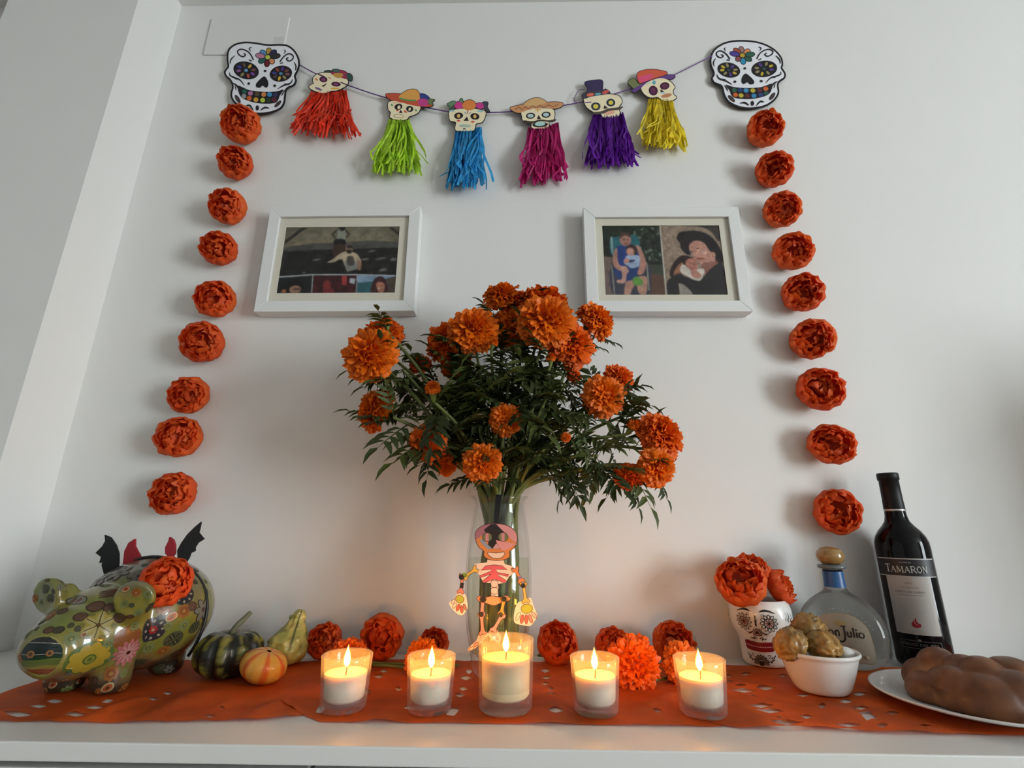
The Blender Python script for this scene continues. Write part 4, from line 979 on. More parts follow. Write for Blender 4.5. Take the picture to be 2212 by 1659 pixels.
for z_ in (.0285, .0255): d.stroke([(-.018, z_), (.018, z_)], .0006, (.36, .31, .22), curve=False)
d.stroke([(-.012, .0205), (.012, .0205)], .0010, (.30, .25, .17), curve=False); d.ell(.0285, .0215, .0035, .0033, (.34, .28, .18)); d.ell(.0285, .0215, .0024, .0022, (.50, .44, .33))
o = d.build('label', tq, rough=.5); o.data.shade_smooth()
m = MB()                                                       # embossed ring of small beads over the label
for i in range(17):
    a = R(25+130*i/16); u_, z_ = .0440*math.cos(a), .041+.0450*math.sin(a); q = tfront(u_, z_, .0002); m.ellipsoid(q, (.0019, .0006, .0010), 8, 5, Matrix.Rotation(-(a-PI/2), 3, 'Y'))
tag(m.build('embossed_ring', mat('embossed_glass', (.80, .85, .85), .05, trans=.75), tq, smooth=True), kind='stuff')

# ------------------------------------------------------------------ wine bottle
WB = Vector((0.638, -0.053, ZT)); WA = R(-39)
wb = empty('wine_bottle', WB, WA); tag(wb, 'tall dark red wine bottle with black and white label', 'bottle')
wp = [(.0005, .004), (.028, .003), (.034, 0), (.0370, .003), (.0375, .008), (.0375, .176), (.0368, .185), (.0342, .194), (.0290, .203), (.0222, .211), (.0175, .218), (.0155, .226), (.0148, .236)]
MB().lathe(wp, 56).build('body', mat('dark_bottle_glass', (.003, .003, .004), .04, spec=.28), wb, smooth=True)
MB().lathe([(.0149, .2362), (.0152, .237), (.0146, .256), (.0143, .286), (.0158, .2868), (.0158, .2965), (.0150, .2985), (.0005, .2990)], 40).build('foil_capsule', mat('black_foil', (.008, .008, .009), .45, spec=.3), wb, smooth=True)
MB().lathe([(.01505, .2345), (.0156, .2352), (.0157, .2372), (.0152, .2380)], 40).build('silver_ring', mat('silver_foil', (.55, .55, .55), .3, metal=.8), wb, smooth=True)
RW = .0375
d = Draw(lambda u, v, l: Vector(((RW+l)*math.sin(u/RW), -(RW+l)*math.cos(u/RW), v)), lmax=.003, step=3e-5, start=3e-4, g=1.0)
d.poly([(-.046, .1335), (.046, .1335), (.046, .1600), (-.046, .1600)], (.016, .014, .018))
for z_ in (.1600, .1335): d.poly([(-.046, z_-.0007), (.046, z_-.0007), (.046, z_+.0007), (-.046, z_+.0007)], (.52, .52, .50))
SIL = (.50, .50, .47)
d.text('ALTOS DE', 0.001, .1535, .0028, SIL, width=.015)
def serif(ch, x, y, w, h):
    th, tn = h*.16, h*.07
    st = lambda a, b, ww: d.stroke([(x+a[0]*w, y+a[1]*h), (x+b[0]*w, y+b[1]*h)], ww, SIL, curve=False)
    sf = lambda cx, cy: st((cx-.16, cy), (cx+.16, cy), tn)
    if ch == 'T': st((.5, 0), (.5, 1), th); st((0, 1), (1, 1), tn*1.2); st((.02, .8), (.0, 1), tn); st((.98, .8), (1, 1), tn); sf(.5, 0)
    if ch == 'A': st((.5, 1), (.08, 0), tn); st((.5, 1), (.92, 0), th); st((.25, .35), (.75, .35), tn); sf(.08, 0); sf(.92, 0)
    if ch == 'M': st((.1, 0), (.14, 1), tn); st((.14, 1), (.5, .1), th); st((.5, .1), (.86, 1), tn); st((.86, 1), (.9, 0), th); sf(.1, 0); sf(.9, 0)
    if ch == 'R':
        st((.18, 0), (.18, 1), th); d.stroke([(x+.18*w, y+h), (x+.6*w, y+h), (x+.82*w, y+.76*h), (x+.6*w, y+.5*h), (x+.18*w, y+.5*h)], tn*1.4, SIL); st((.48, .5), (1.05, -.06), th*.9); sf(.18, 0); sf(.1, 1)
    if ch == 'O': d.stroke([(x+.5*w, y), (x+.05*w, y+.5*h), (x+.5*w, y+h), (x+.95*w, y+.5*h)], th*.75, SIL, closed=True, n=6)
    if ch == 'N': st((.14, 0), (.14, 1), tn); st((.14, 1), (.86, 0), th); st((.86, 0), (.86, 1), tn); sf(.14, 0); sf(.86, 1); sf(.1, 1)
X_ = -.0275
for i, ch in enumerate('TAMARON'):
    hh = .0118 if i == 0 else .0092; ww = {'T': .0072, 'M': .0090}.get(ch, .0068); serif(ch, X_, .1395, ww, hh); X_ += ww+.0010
ab = [(-.0290, .0495), (.0290, .0495), (.0290, .1328), (-.0290, .1328)]
d.poly(ab, (.44, .415, .385))
d.text('2015', 0, .1225, .0040, (.10, .09, .085), width=.0095); d.text('CRIANZA', 0, .1158, .0046, (.22, .18, .16), width=.024); d.text('RIBERA DEL DUERO', 0, .1093, .0040, (.07, .065, .065), width=.038); d.stroke([(-.016, .1060), (.016, .1060)], .0012, (.27, .25, .24), curve=False)
for i in range(8): hw = (.017, .016, .0175, .016, .017, .0165, .014, .011)[i]; d.stroke([(-hw, .1000-.0033*i), (hw, .1000-.0033*i)], .0006, (.36, .34, .32), curve=False)
d.smooth([(0, .0735), (-.0035, .0685), (-.0060, .0640), (-.0040, .0605), (.0005, .0595), (.0045, .0612), (.0050, .0650), (.0025, .0660), (.0010, .0690)], (.30, .010, .020)); d.stroke([(-.001, .0725), (-.002, .067), (.001, .0635)], .0007, (.55, .35, .33))
d.stroke([(-.013, .0540), (.013, .0540)], .0007, (.42, .40, .38), curve=False)
GRY = (.15, .15, .15); bx = [(-.024, .0300), (.024, .0300), (.0255, .0320), (.0255, .0385), (.024, .0405), (-.024, .0405), (-.0255, .0385), (-.0255, .0320)]
d.stroke(bx, .0006, GRY, closed=True, curve=False); d.text('PAGOS DEL REY', 0, .0335, .0055, GRY, width=.044); d.ell(0, .0418, .0022, .0016, GRY)
o = d.build('label', wb, rough=.45); o.data.shade_smooth()

# ------------------------------------------------------------------ plate with sweet bread
PC = Vector((0.552, -0.238, ZT)); plt = empty('dinner_plate', PC); tag(plt, 'white dinner plate under the sweet bread at the right', 'plate')
MB().lathe([(.0005, .0030), (.055, .0030), (.058, 0), (.062, 0), (.066, .0030), (.085, .0070), (.1045, .0125), (.1062, .0140), (.1055, .0155), (.1030, .0152), (.085, .0105), (.070, .0065), (.060, .0058), (.0005, .0055)], 72).build('body', mat('plate_porcelain', (.80, .80, .78), .2, coat=.3), plt, smooth=True)
BR = Vector((0.572, -0.238, ZT+.0062)); mb = MB(); c0 = Vector((0, 0, .010))
BRR = Vector((.079, .070, .034)); LOB = []
for px, py, w_, h_ in [(2022, 1428, .023, .0130), (2046, 1470, .023, .0110), (1990, 1494, .027, .0110), (1974, 1448, .022, .0100), (2122, 1452, .025, .0130), (2135, 1512, .036, .0120), (2205, 1490, .030, .0110), (2078, 1436, .022, .0090), (2066, 1530, .020, .0070), (2190, 1445, .026, .0100)]:
    o_ = CAM-BR-c0; d_ = ray(px, py).normalized(); oo = Vector((o_.x/BRR.x, o_.y/BRR.y, o_.z/BRR.z)); dd = Vector((d_.x/BRR.x, d_.y/BRR.y, d_.z/BRR.z))
    A_, B_, C_ = dd.dot(dd), oo.dot(dd), oo.dot(oo)-1; D_ = B_*B_-A_*C_; t_ = (-B_-math.sqrt(max(0, D_)))/A_
    LOB.append((o_+d_*t_, w_, h_))
bcol = []
def bread(u, v):
    th = 2*PI*u; ph = PI*.62*v; n = Vector((math.sin(ph)*math.cos(th), math.sin(ph)*math.sin(th), math.cos(ph)))
    q = n/math.sqrt((n.x/BRR.x)**2+(n.y/BRR.y)**2+(n.z/BRR.z)**2); nn_ = Vector((q.x/BRR.x**2, q.y/BRR.y**2, q.z/BRR.z**2)).normalized()
    hs = [h_*1.08*math.sqrt(max(0.0, 1-((q-l_).length/(w_*.92))**2)) for l_, w_, h_ in LOB]; hm = max(hs)
    p = c0+q+nn_*(hm*1.2-.001+.0008*noise.noise(q*60)); p.z = max(p.z, 0.0003)
    nz = noise.noise(p*38)+.5*noise.noise(p*90)
    base = mixc((.105, .034, .011), (.20, .070, .022), .5+nz*.9); bcol.append(mixc(base, (.36, .165, .066), 1.0-hm/.0075))
    return p
mb.grid(bread, 140, 80, cu=True)
br = mb.build('sweet_bread', mat('bread_crust', rough=.42, attr=True, var=.12, vscale=60, bump=.2, bscale=120, coat=.1), None, smooth=True, vcol=bcol)
sm_ = br.modifiers.new('soft', 'SMOOTH'); sm_.iterations = 2; sm_.factor = .5
br.location = BR
tag(br, 'glossy brown bun with bone-shaped lobes on the white plate', 'bread')
# ------------------------------------------------------------------ two big painted paper skulls on the wall
Z1 = zoomer(440, 60, 6.1444); Z3 = zoomer(1200, 70, 4.254)
K, WHT = '#141118', '#e2e4ea'
M_card = mat('paper_card', (.70, .69, .66), .75); M_cardk = mat('black_card_edge', (.02, .018, .022), .7)
SK_OUT_L = [(310, 330), (345, 260), (430, 205), (560, 183), (700, 195), (850, 218), (1010, 215), (1120, 230), (1210, 300), (1265, 400), (1275, 500), (1245, 590), (1220, 640), (1235, 700), (1200, 770), (1110, 815), (1090, 900), (1075, 1000), (1020, 1080), (900, 1130), (750, 1150), (640, 1135), (540, 1090), (440, 1030), (370, 950), (355, 870), (375, 780), (345, 700), (290, 650), (268, 590), (290, 545), (315, 510), (305, 430)]
SK_OUT_R = [(1420, 230), (1450, 160), (1530, 100), (1640, 72), (1780, 72), (1900, 95), (2010, 150), (2080, 230), (2092, 300), (2085, 325), (2115, 375), (2110, 420), (2060, 458), (2050, 490), (2055, 560), (2010, 630), (1920, 685), (1790, 705), (1680, 690), (1590, 645), (1545, 580), (1525, 505), (1500, 487), (1450, 465), (1430, 420), (1448, 375), (1420, 300)]
def big_skull(outline, tr, pal, eyepal, teeth, Y, label):
    """outline in picture pixels; tr maps the drawing's own coordinates to picture pixels"""
    P = cr(outline, 4); c = wpt(sum(p[0] for p in P)/len(P), sum(p[1] for p in P)/len(P), Y)
    root = empty('paper_skull', c); tag(root, label, 'paper skull', 'big painted paper skulls')
    o = prism('card', P, Y, 0.0012, M_cardk); 
    d = Draw(px_plane(Y), g=1.12); d.poly(P, K); d.poly(inset(P, 3.9), WHT)
    t1 = lambda p: tr([p])[0]
    def T_(pts): return tr(pts)
    sc = (Vector(t1((100, 0)))-Vector(t1((0, 0)))).length/100
    def ell(cx, cy, rx, ry, col, rot=0, n=16):
        a = R(rot); d.poly(T_([(cx+rx*math.cos(t)*math.cos(a)-ry*math.sin(t)*math.sin(a), cy+rx*math.cos(t)*math.sin(a)+ry*math.sin(t)*math.cos(a)) for t in [2*PI*i/n for i in range(n)]]), col)
    def st(pts, w, taper=False): d.stroke(T_(pts), w*sc, K, taper=taper)
    def petal(cx, cy, ang, r0, r1, w, col, edge=9):
        m = (r0+r1)/2; x, y = cx+m*math.cos(R(ang)), cy+m*math.sin(R(ang))
        if edge: ell(x, y, (r1-r0)/2+edge, w+edge, K, ang)
        ell(x, y, (r1-r0)/2, w, col, ang)
    for i, (a, L_) in enumerate(((-138, 125), (-80, 122), (-38, 140), (-8, 165), (45, 112), (97, 125), (150, 135), (190, 160))): petal(850, 390, a, 40, L_, 32, pal[i])
    ell(850, 390, 44, 38, K); ell(850, 390, 33, 29, pal[8])
    for (cx, cy, rx, ry, rot, ep) in ((563, 565, 172, 116, 14, eyepal[0]), (1025, 608, 150, 106, -9, eyepal[1])):
        ell(cx, cy, rx, ry, K, rot, 28)
        for i in range(8):
            a = 2*PI*i/8+.35; k = .60; x = rx*k*math.cos(a); y = ry*k*math.sin(a); q = R(rot)
            ell(cx+x*math.cos(q)-y*math.sin(q), cy+x*math.sin(q)+y*math.cos(q), 31, 18, ep[i], rot+math.degrees(math.atan2(ry*math.sin(a), rx*math.cos(a))), 12)
        ell(cx, cy, 25, 20, ep[8])
    d.smooth(T_([(805, 645), (850, 700), (857, 765), (830, 795), (795, 775), (778, 768), (745, 795), (700, 785), (695, 745), (740, 690)]), K)
    d.smooth(T_([(455, 770), (540, 800), (620, 830), (800, 850), (960, 845), (1060, 820), (1010, 900), (985, 965), (930, 1000), (780, 1005), (650, 985), (520, 935), (470, 870)]), K)
    tx = [(540, 845), (620, 870), (708, 880), (797, 885), (875, 885), (950, 890), (535, 908), (605, 935), (693, 955), (783, 960), (862, 960), (935, 955)]
    for (x, y), col in zip(tx, teeth): ell(x, y, 33, 31, col)
    st([(345, 590), (350, 630), (410, 662), (480, 690), (540, 762)], 20, True); st([(385, 640), (430, 680), (450, 660)], 14, True); st([(385, 730), (440, 770), (480, 830)], 24, True); st([(1182, 680), (1150, 735), (1060, 765), (980, 812)], 20, True); st([(1060, 745), (1110, 745), (1140, 760)], 12, True); st([(1080, 820), (1050, 870), (1035, 905)], 14, True)
    st([(660, 428), (625, 355), (565, 302), (495, 283), (450, 310), (468, 355), (520, 382), (556, 360), (532, 338)], 15); st([(1012, 452), (1060, 385), (1130, 343), (1188, 372), (1176, 420), (1130, 440), (1098, 412), (1125, 395)], 15)
    st([(640, 258), (605, 272), (625, 315)], 12, True); st([(1065, 290), (1085, 310), (1065, 345)], 12, True); st([(350, 480), (362, 420), (415, 365)], 15, True); st([(1198, 452), (1226, 510), (1215, 570)], 15, True); st([(600, 420), (640, 445)], 16, True); st([(1010, 472), (1055, 462)], 14, True)
    for x, y, rr_ in ((815, 572, 18), (598, 740, 19), (943, 768, 19)): ell(x, y, rr_, rr_*.85, K)
    ell(712, 1062, 22, 34, K); st([(560, 1035), (610, 1030), (660, 1095)], 22, True); st([(755, 1095), (810, 1058), (872, 1068)], 22, True); ell(452, 945, 62, 24, K, 58); ell(452, 945, 48, 14, '#4a3538', 58); ell(985, 1010, 60, 22, K, -45); ell(985, 1010, 46, 13, '#4a3538', -45); st([(415, 770), (425, 800), (430, 830)], 12, True)
    p = d.build('print', None, .7)
    for q in (o, p):
        for v in q.data.vertices: v.co -= c
        q.parent = root
    return root
palL = ['#4f8fc0', '#b08a3c', '#2c2550', '#2d2a2e', '#d08a5a', '#6a1524', '#1f5a55', '#b87a98', '#b8c24a']
epL = [['#7a3fa0', '#b04a40', '#8a8058', '#8a5a90', '#3a3a90', '#5a4a40', '#c8a838', '#70453a', '#5aa0c8'], ['#7a4a58', '#8a8058', '#c8a838', '#50423a', '#38408a', '#903a3a', '#50308a', '#6a4038', '#4a88a8']]
teL = ['#1f5a48', '#b0709a', '#4a4428', '#c8804a', '#3a88b8', '#2a2a55', '#8a8a90', '#c8602a', '#c89a3a', '#b0c040', '#2a3a28', '#5a2030']
big_skull(Z1(SK_OUT_L), Z1, palL, epL, teL, -0.0115, 'painted paper skull at the upper left end of the garland, rainbow teeth')
def affine(src, dst):
    A = np.array([[x, y, 1] for x, y in src]); Mx = np.linalg.solve(A, np.array(dst))
    return lambda pts: [tuple(np.array([p[0], p[1], 1]) @ Mx) for p in pts]
trR = affine([(563, 565), (1025, 608), (712, 1060)], Z3([(1918, 335), (1593, 345), (1810, 650)]))
palR = ['#d88a58', '#9a7070', '#a04a38', '#4a3a90', '#8a4848', '#2a88b0', '#2a5548', '#2a5a48', '#b89a30']
epR = [['#8a8058', '#b8a030', '#8a8058', '#503a80', '#b8a030', '#8a8058', '#503a80', '#8a8058', '#2a4a48'], ['#b8a838', '#8a8058', '#503a80', '#b8a038', '#8a8058', '#503a80', '#8a8058', '#b8a038', '#2a3a48']]
teR = ['#c8602a', '#5a2a28', '#b8a838', '#3a88b8', '#2a3a70', '#2a5a48', '#2a5548', '#2a3a70', '#3a80b0', '#5a2a28', '#b8a838', '#c8602a']
big_skull(Z3(SK_OUT_R), trR, palR, epR, teR, -0.0085, 'painted paper skull at the upper right end of the garland, purple eye petals')

# ------------------------------------------------------------------ purple string and six skull pendants with tissue tassels
YS = -0.0095
SP = [(640, 136), (668, 152), (700, 167), (757, 186), (800, 201), (838, 212), (890, 226), (940, 236), (985, 243), (1055, 243), (1105, 241), (1160, 236), (1215, 228), (1265, 219), (1310, 208), (1340, 199), (1368, 190), (1420, 176), (1460, 160), (1500, 140), (1538, 121)]
s0 = wpt(1085, 242, YS); st_ = empty('garland_string', s0); tag(st_, 'thin purple ribbon string sagging across the wall between the two big skulls', 'string')
M_rib = mat('purple_ribbon', (.13, .045, .22), .35)
MB().tube([wpt(x, y, YS)-s0 for x, y in cr(SP, 4, False)], .0014, 6).build('cord', M_rib, st_, smooth=True)
MB().tube([wpt(x, y, YS-.001)-s0 for x, y in cr([(1246, 222), (1240, 216), (1245, 203), (1252, 194), (1262, 193)], 5, False)], .0008, 5).build('loose_end', M_rib, st_, smooth=True)
def pendant(name_, zf, face, hat_items, eyes, nose, mouth, extra, tassel, tcol, label, tl, seed):
    Yc = -0.0135; P = cr(zf(face), 4)
    allp = list(P)
    for pts, col in hat_items: allp += zf(pts)
    c = wpt(sum(p[0] for p in P)/len(P), sum(p[1] for p in P)/len(P), Yc)
    root = empty('skull_pendant', c); tag(root, label, 'paper pendant', 'skull pendants on the string')
    m = MB(); k1 = inset(P, -1.6); prism('card', k1, Yc, .001, None, mb=m)
    for pts, col in hat_items: prism('card', inset(cr(zf(pts), 4), -1.2), Yc-.0003, .0013, None, mb=m)
    o = m.build('card', M_cardk)
    d = Draw(px_plane(Yc), start=5e-4); d.poly(P, '#d8ccac')
    for pts, col in hat_items: d.smooth(zf(pts), col, 4)
    zs_ = (Vector(zf([(100, 0)])[0])-Vector(zf([(0, 0)])[0])).length/100
    def ell(x, y, rx, ry, col, rot=0):
        a = R(rot); d.poly(zf([(x+rx*math.cos(t)*math.cos(a)-ry*math.sin(t)*math.sin(a), y+rx*math.cos(t)*math.sin(a)+ry*math.sin(t)*math.cos(a)) for t in [2*PI*i/14 for i in range(14)]]), col)
    for e in eyes: ell(*e)
    d.poly(zf(nose), '#2a1420')
    for e in mouth: ell(*e)
    for e in extra:
        if e[0] == 'p': d.smooth(zf(e[1]), e[2], 4)
        elif e[0] == 's': d.stroke(zf(e[1]), e[2]*zs_, e[3])
        else: ell(*e[1:])
    p = d.build('print', None, .65)
    rr = random.Random(seed); tm = MB()
    (ax, ay), (bx, by), (lx, ly), (rx_, ry_), ns = tassel
    for i in range(int(ns*1.7)):
        q = rr.random(); x0, y0 = ax+(bx-ax)*q, ay+(by-ay)*q+rr.uniform(-4, 4)
        e = min(1, max(0, q+rr.gauss(0, .16))); f = 1-abs(rr.gauss(0, .10))-(0.25*rr.random() if rr.random() < .2 else 0)
        x1, y1 = lx+(rx_-lx)*e, ly+(ry_-ly)*e+rr.uniform(-8, 6)
        x1, y1 = x0+(x1-x0)*f, y0+(y1-y0)*f
        dz = rr.uniform(-.001, -.024)*math.sin(PI*min(1, max(0, .15+.7*e))); n = 6; pts = []
        wx, ph = rr.uniform(2, 6), rr.uniform(0, 6)
        if rr.random() < .22: wx = rr.uniform(8, 15); x1 += rr.uniform(-14, 14); y1 -= rr.uniform(0, 25); dz = -.022
        for j in range(n+1):
            t = j/n; px, py = x0+(x1-x0)*t+wx*math.sin(ph+t*4)*t, y0+(y1-y0)*t
            pts.append(wpt(px, py, -0.0105+dz*min(1, t*2.2)+.002*math.sin(ph+7*t)*t))
        if rr.random() < .25: pts[-2] += Vector((rr.uniform(-.010, .010), -.004, rr.uniform(0, .006))); pts[-1] += Vector((rr.uniform(-.014, .014), -.004, rr.uniform(0, .012)))
        w_ = rr.uniform(.0018, .0030); V = []
        for j, q_ in enumerate(pts):
            a = .9*math.sin(ph)+1.0*math.sin(ph*3+2*j/n); s_ = Vector((math.cos(a), math.sin(a), .1))*w_; V += [q_+s_, q_-s_]
        tm.add(V, [(2*j, 2*j+1, 2*j+3, 2*j+2) for j in range(n)])
    t = tm.build('tassel', mat('tassel_'+tcol[0], tcol[1], .5, var=.25, vscale=60, tl=.35), None)
    tag(t, tl, kind='stuff')
    for q in (o, p, t):
        for v in q.data.vertices: v.co -= c
        q.parent = root
    return root
ZA = zoomer(640, 140, 9.215); ZB = zoomer(780, 160, 4.8087); ZC = Z3
pendant('a', ZA, [(375, 215), (440, 180), (550, 160), (700, 165), (830, 205), (930, 260), (1010, 290), (1030, 350), (1000, 410), (900, 470), (800, 510), (700, 515), (620, 550), (500, 562), (380, 525), (290, 480), (255, 435), (300, 395), (350, 375), (330, 320), (340, 260)],
        [([(690, 175), (760, 120), (900, 110), (1010, 160), (1060, 230), (1000, 285), (900, 260), (800, 240)], '#8a2a48'), ([(720, 100), (790, 88), (860, 105), (840, 150), (760, 140)], '#3a5a55'), ([(560, 130), (640, 112), (710, 125), (680, 150), (590, 155)], '#2a3a30'), ([(990, 200), (1060, 175), (1110, 220), (1105, 300), (1060, 310), (1020, 260)], '#2a4a45'), ([(720, 190), (820, 165), (930, 180), (900, 255), (800, 255)], '#b0823c')],
        [(540, 290, 82, 58, '#3a1030', 10), (540, 290, 40, 30, '#7a3a60', 10), (790, 385, 95, 48, '#3a1030', 5), (790, 385, 45, 26, '#7a3a60', 5)], [(620, 365), (545, 440), (500, 420)], [(440, 478, 80, 22, '#6a5a78', 22)],
        [('e', 400, 290, 40, 18, '#c87a5a', 30), ('e', 770, 470, 90, 16, '#d0a040', 0), ('s', [(640, 240), (690, 280)], 12, '#b05a4a'), ('s', [(430, 185), (560, 235)], 22, '#3a1a4a'), ('s', [(880, 345), (1010, 400)], 20, '#3a1a4a')],
        ((672, 200), (748, 196), (628, 288), (768, 300), 95), ('red', (.84, .065, .028)), 'tilted skull pendant with flower crown and red tassel', 'red tissue tassel', 1)
pendant('b', ZB, [(300, 285), (420, 275), (530, 290), (612, 335), (600, 390), (560, 420), (500, 440), (480, 465), (430, 480), (350, 470), (300, 445), (310, 400), (285, 370), (280, 320)],
        [([(255, 215), (290, 203), (390, 205), (500, 240), (620, 285), (740, 325), (690, 340), (560, 330), (420, 295), (300, 265)], '#b04a30'), ([(390, 245), (440, 190), (510, 160), (570, 162), (605, 200), (610, 265), (560, 275), (470, 265)], '#c89048'), ([(610, 210), (660, 210), (710, 250), (680, 270), (620, 260)], '#2a3a78'), ([(590, 270), (650, 255), (700, 280), (680, 330), (610, 325)], '#b03a78'), ([(700, 262), (765, 268), (735, 290), (750, 320), (700, 305)], '#5a7048')],
        [(388, 340, 42, 32, '#1a1418', -15), (393, 345, 16, 20, '#d8ccac', 20), (505, 362, 38, 32, '#1a1418', 10), (505, 365, 12, 18, '#d8ccac', 20)], [(412, 370), (392, 402), (432, 405)], [(390, 436, 56, 22, '#9a8a58', 5), (390, 436, 48, 15, '#d8ccac', 5)],
        [('s', [(400, 250), (470, 270), (570, 275)], 16, '#4a8a4a'), ('s', [(330, 300), (420, 300)], 6, '#c87a5a'), ('e', 460, 390, 18, 10, '#c84a3a', 30), ('e', 378, 378, 14, 8, '#c84a3a', 0), ('e', 320, 320, 14, 8, '#4a8a5a', 60), ('e', 570, 375, 14, 8, '#4a8a5a', 60)],
        ((842, 256), (884, 258), (806, 380), (908, 380), 75), ('lime', (.50, .76, .05)), 'skull pendant in a wide red and yellow hat with lime tassel', 'lime green tissue tassel', 2)
pendant('c', ZB, [(920, 385), (1000, 365), (1100, 358), (1210, 365), (1290, 390), (1285, 450), (1255, 500), (1195, 515), (1180, 570), (1150, 590), (1000, 590), (978, 560), (985, 500), (930, 485), (915, 440)],
        [([(895, 310), (960, 280), (985, 300), (940, 345), (915, 370), (920, 340)], '#5a7a5a'), ([(1025, 270), (1045, 252), (1060, 290), (1030, 300)], '#5a7a5a'), ([(1255, 300), (1315, 292), (1310, 340), (1335, 390), (1290, 370)], '#3a3a48'), ([(970, 325), (1000, 288), (1050, 300), (1055, 350), (1000, 360), (975, 345)], '#b8357e'), ([(1050, 325), (1075, 285), (1130, 268), (1180, 290), (1195, 335), (1150, 372), (1080, 368)], '#c8783a'), ([(1190, 335), (1210, 302), (1260, 305), (1275, 345), (1235, 362)], '#b8357e')],
        [(1013, 433, 48, 34, '#1a1418', -8), (1013, 435, 17, 20, '#d0a860', 0), (1182, 440, 48, 34, '#1a1418', 8), (1182, 440, 17, 20, '#d0a860', 0)], [(1098, 440), (1065, 485), (1118, 485)], [(1078, 538, 65, 16, '#9ab0a0', 3)],
        [('e', 1012, 485, 18, 10, '#c84a3a'), ('e', 1160, 495, 18, 10, '#c84a3a'), ('s', [(1110, 370), (1106, 410)], 9, '#a83a3a'), ('e', 945, 380, 30, 10, '#8ab0b8'), ('e', 1235, 385, 35, 10, '#8ab0b8'), ('e', 1072, 568, 16, 6, '#2a1a20'), ('s', [(1075, 395), (1095, 415)], 7, '#5a7a9a'), ('s', [(1140, 395), (1120, 415)], 7, '#5a7a9a')],
        ((985, 280), (1040, 278), (962, 408), (1044, 410), 80), ('blue', (.05, .40, .76)), 'skull pendant with three round flowers and sky blue tassel', 'sky blue tissue tassel', 3)
pendant('d', ZB, [(1670, 375), (1760, 360), (1880, 355), (1990, 365), (2010, 410), (2000, 470), (1950, 495), (1950, 550), (1920, 565), (1800, 565), (1770, 545), (1770, 500), (1690, 490), (1670, 440)],
        [([(1548, 350), (1640, 325), (1760, 300), (1900, 295), (2010, 290), (2092, 300), (2085, 335), (2010, 360), (1880, 350), (1760, 365), (1660, 400), (1600, 395)], '#b8845a'), ([(1690, 315), (1750, 265), (1820, 246), (1880, 258), (1925, 295), (1850, 320), (1760, 330)], '#c09a6a')],
        [(1760, 433, 48, 32, '#1a1418', -5), (1760, 433, 32, 20, '#a8bcc0', 0), (1922, 422, 48, 32, '#1a1418', -5), (1922, 422, 32, 20, '#a8bcc0', 0)], [(1845, 425), (1825, 468), (1870, 468)], [(1860, 525, 82, 26, '#1a1418', -3), (1858, 518, 55, 22, '#9ac0bc', -3)],
        [('p', [(1690, 480), (1780, 490), (1860, 472), (1950, 480), (2028, 468), (1990, 500), (1900, 492), (1850, 492), (1780, 515), (1710, 505)], '#3a3028'), ('s', [(1600, 370), (1640, 345), (1670, 370), (1710, 340), (1740, 362), (1780, 330), (1820, 352), (1860, 325), (1900, 345), (1950, 320), (1990, 340), (2050, 315)], 7, '#7a4a38'), ('s', [(1805, 372), (1865, 368)], 9, '#d09030'), ('s', [(1835, 355), (1835, 395)], 9, '#d09030')],
        ((1142, 278), (1206, 268), (1128, 402), (1224, 392), 85), ('magenta', (.60, .025, .21)), 'moustached skull pendant in a tan sombrero with magenta tassel', 'magenta tissue tassel', 4)
pendant('e', ZC, [(268, 600), (340, 580), (440, 570), (530, 570), (590, 590), (610, 640), (580, 690), (590, 740), (570, 775), (510, 785), (440, 780), (415, 750), (350, 730), (290, 690), (265, 640)],
        [([(270, 460), (340, 442), (425, 440), (432, 500), (420, 560), (300, 560), (295, 510)], '#332a50'), ([(245, 570), (320, 545), (440, 530), (460, 520), (500, 555), (430, 575), (330, 590), (265, 610)], '#3a3440')],
        [(370, 680, 44, 38, '#2a3040', 0), (370, 680, 24, 22, '#c8b84a', 0), (508, 645, 42, 36, '#2a3040', 0), (508, 645, 22, 20, '#c8b84a', 0)], [(450, 668), (440, 705), (482, 695)], [(490, 735, 55, 22, '#d0a088', -5)],
        [('p', [(340, 735), (420, 725), (480, 700), (560, 690), (620, 680), (590, 710), (500, 720), (440, 745), (370, 755)], '#4a4038'), ('e', 320, 572, 34, 16, '#c8604a', -10), ('e', 390, 566, 28, 12, '#5a98a8', -8), ('e', 460, 548, 34, 16, '#b8504a', -20), ('s', [(270, 645), (330, 640)], 8, '#3a1a6a')],
        ((1282, 250), (1346, 246), (1262, 366), (1378, 360), 95), ('purple', (.15, .012, .36)), 'skull pendant in a black top hat with deep purple tassel', 'deep purple tissue tassel', 5)
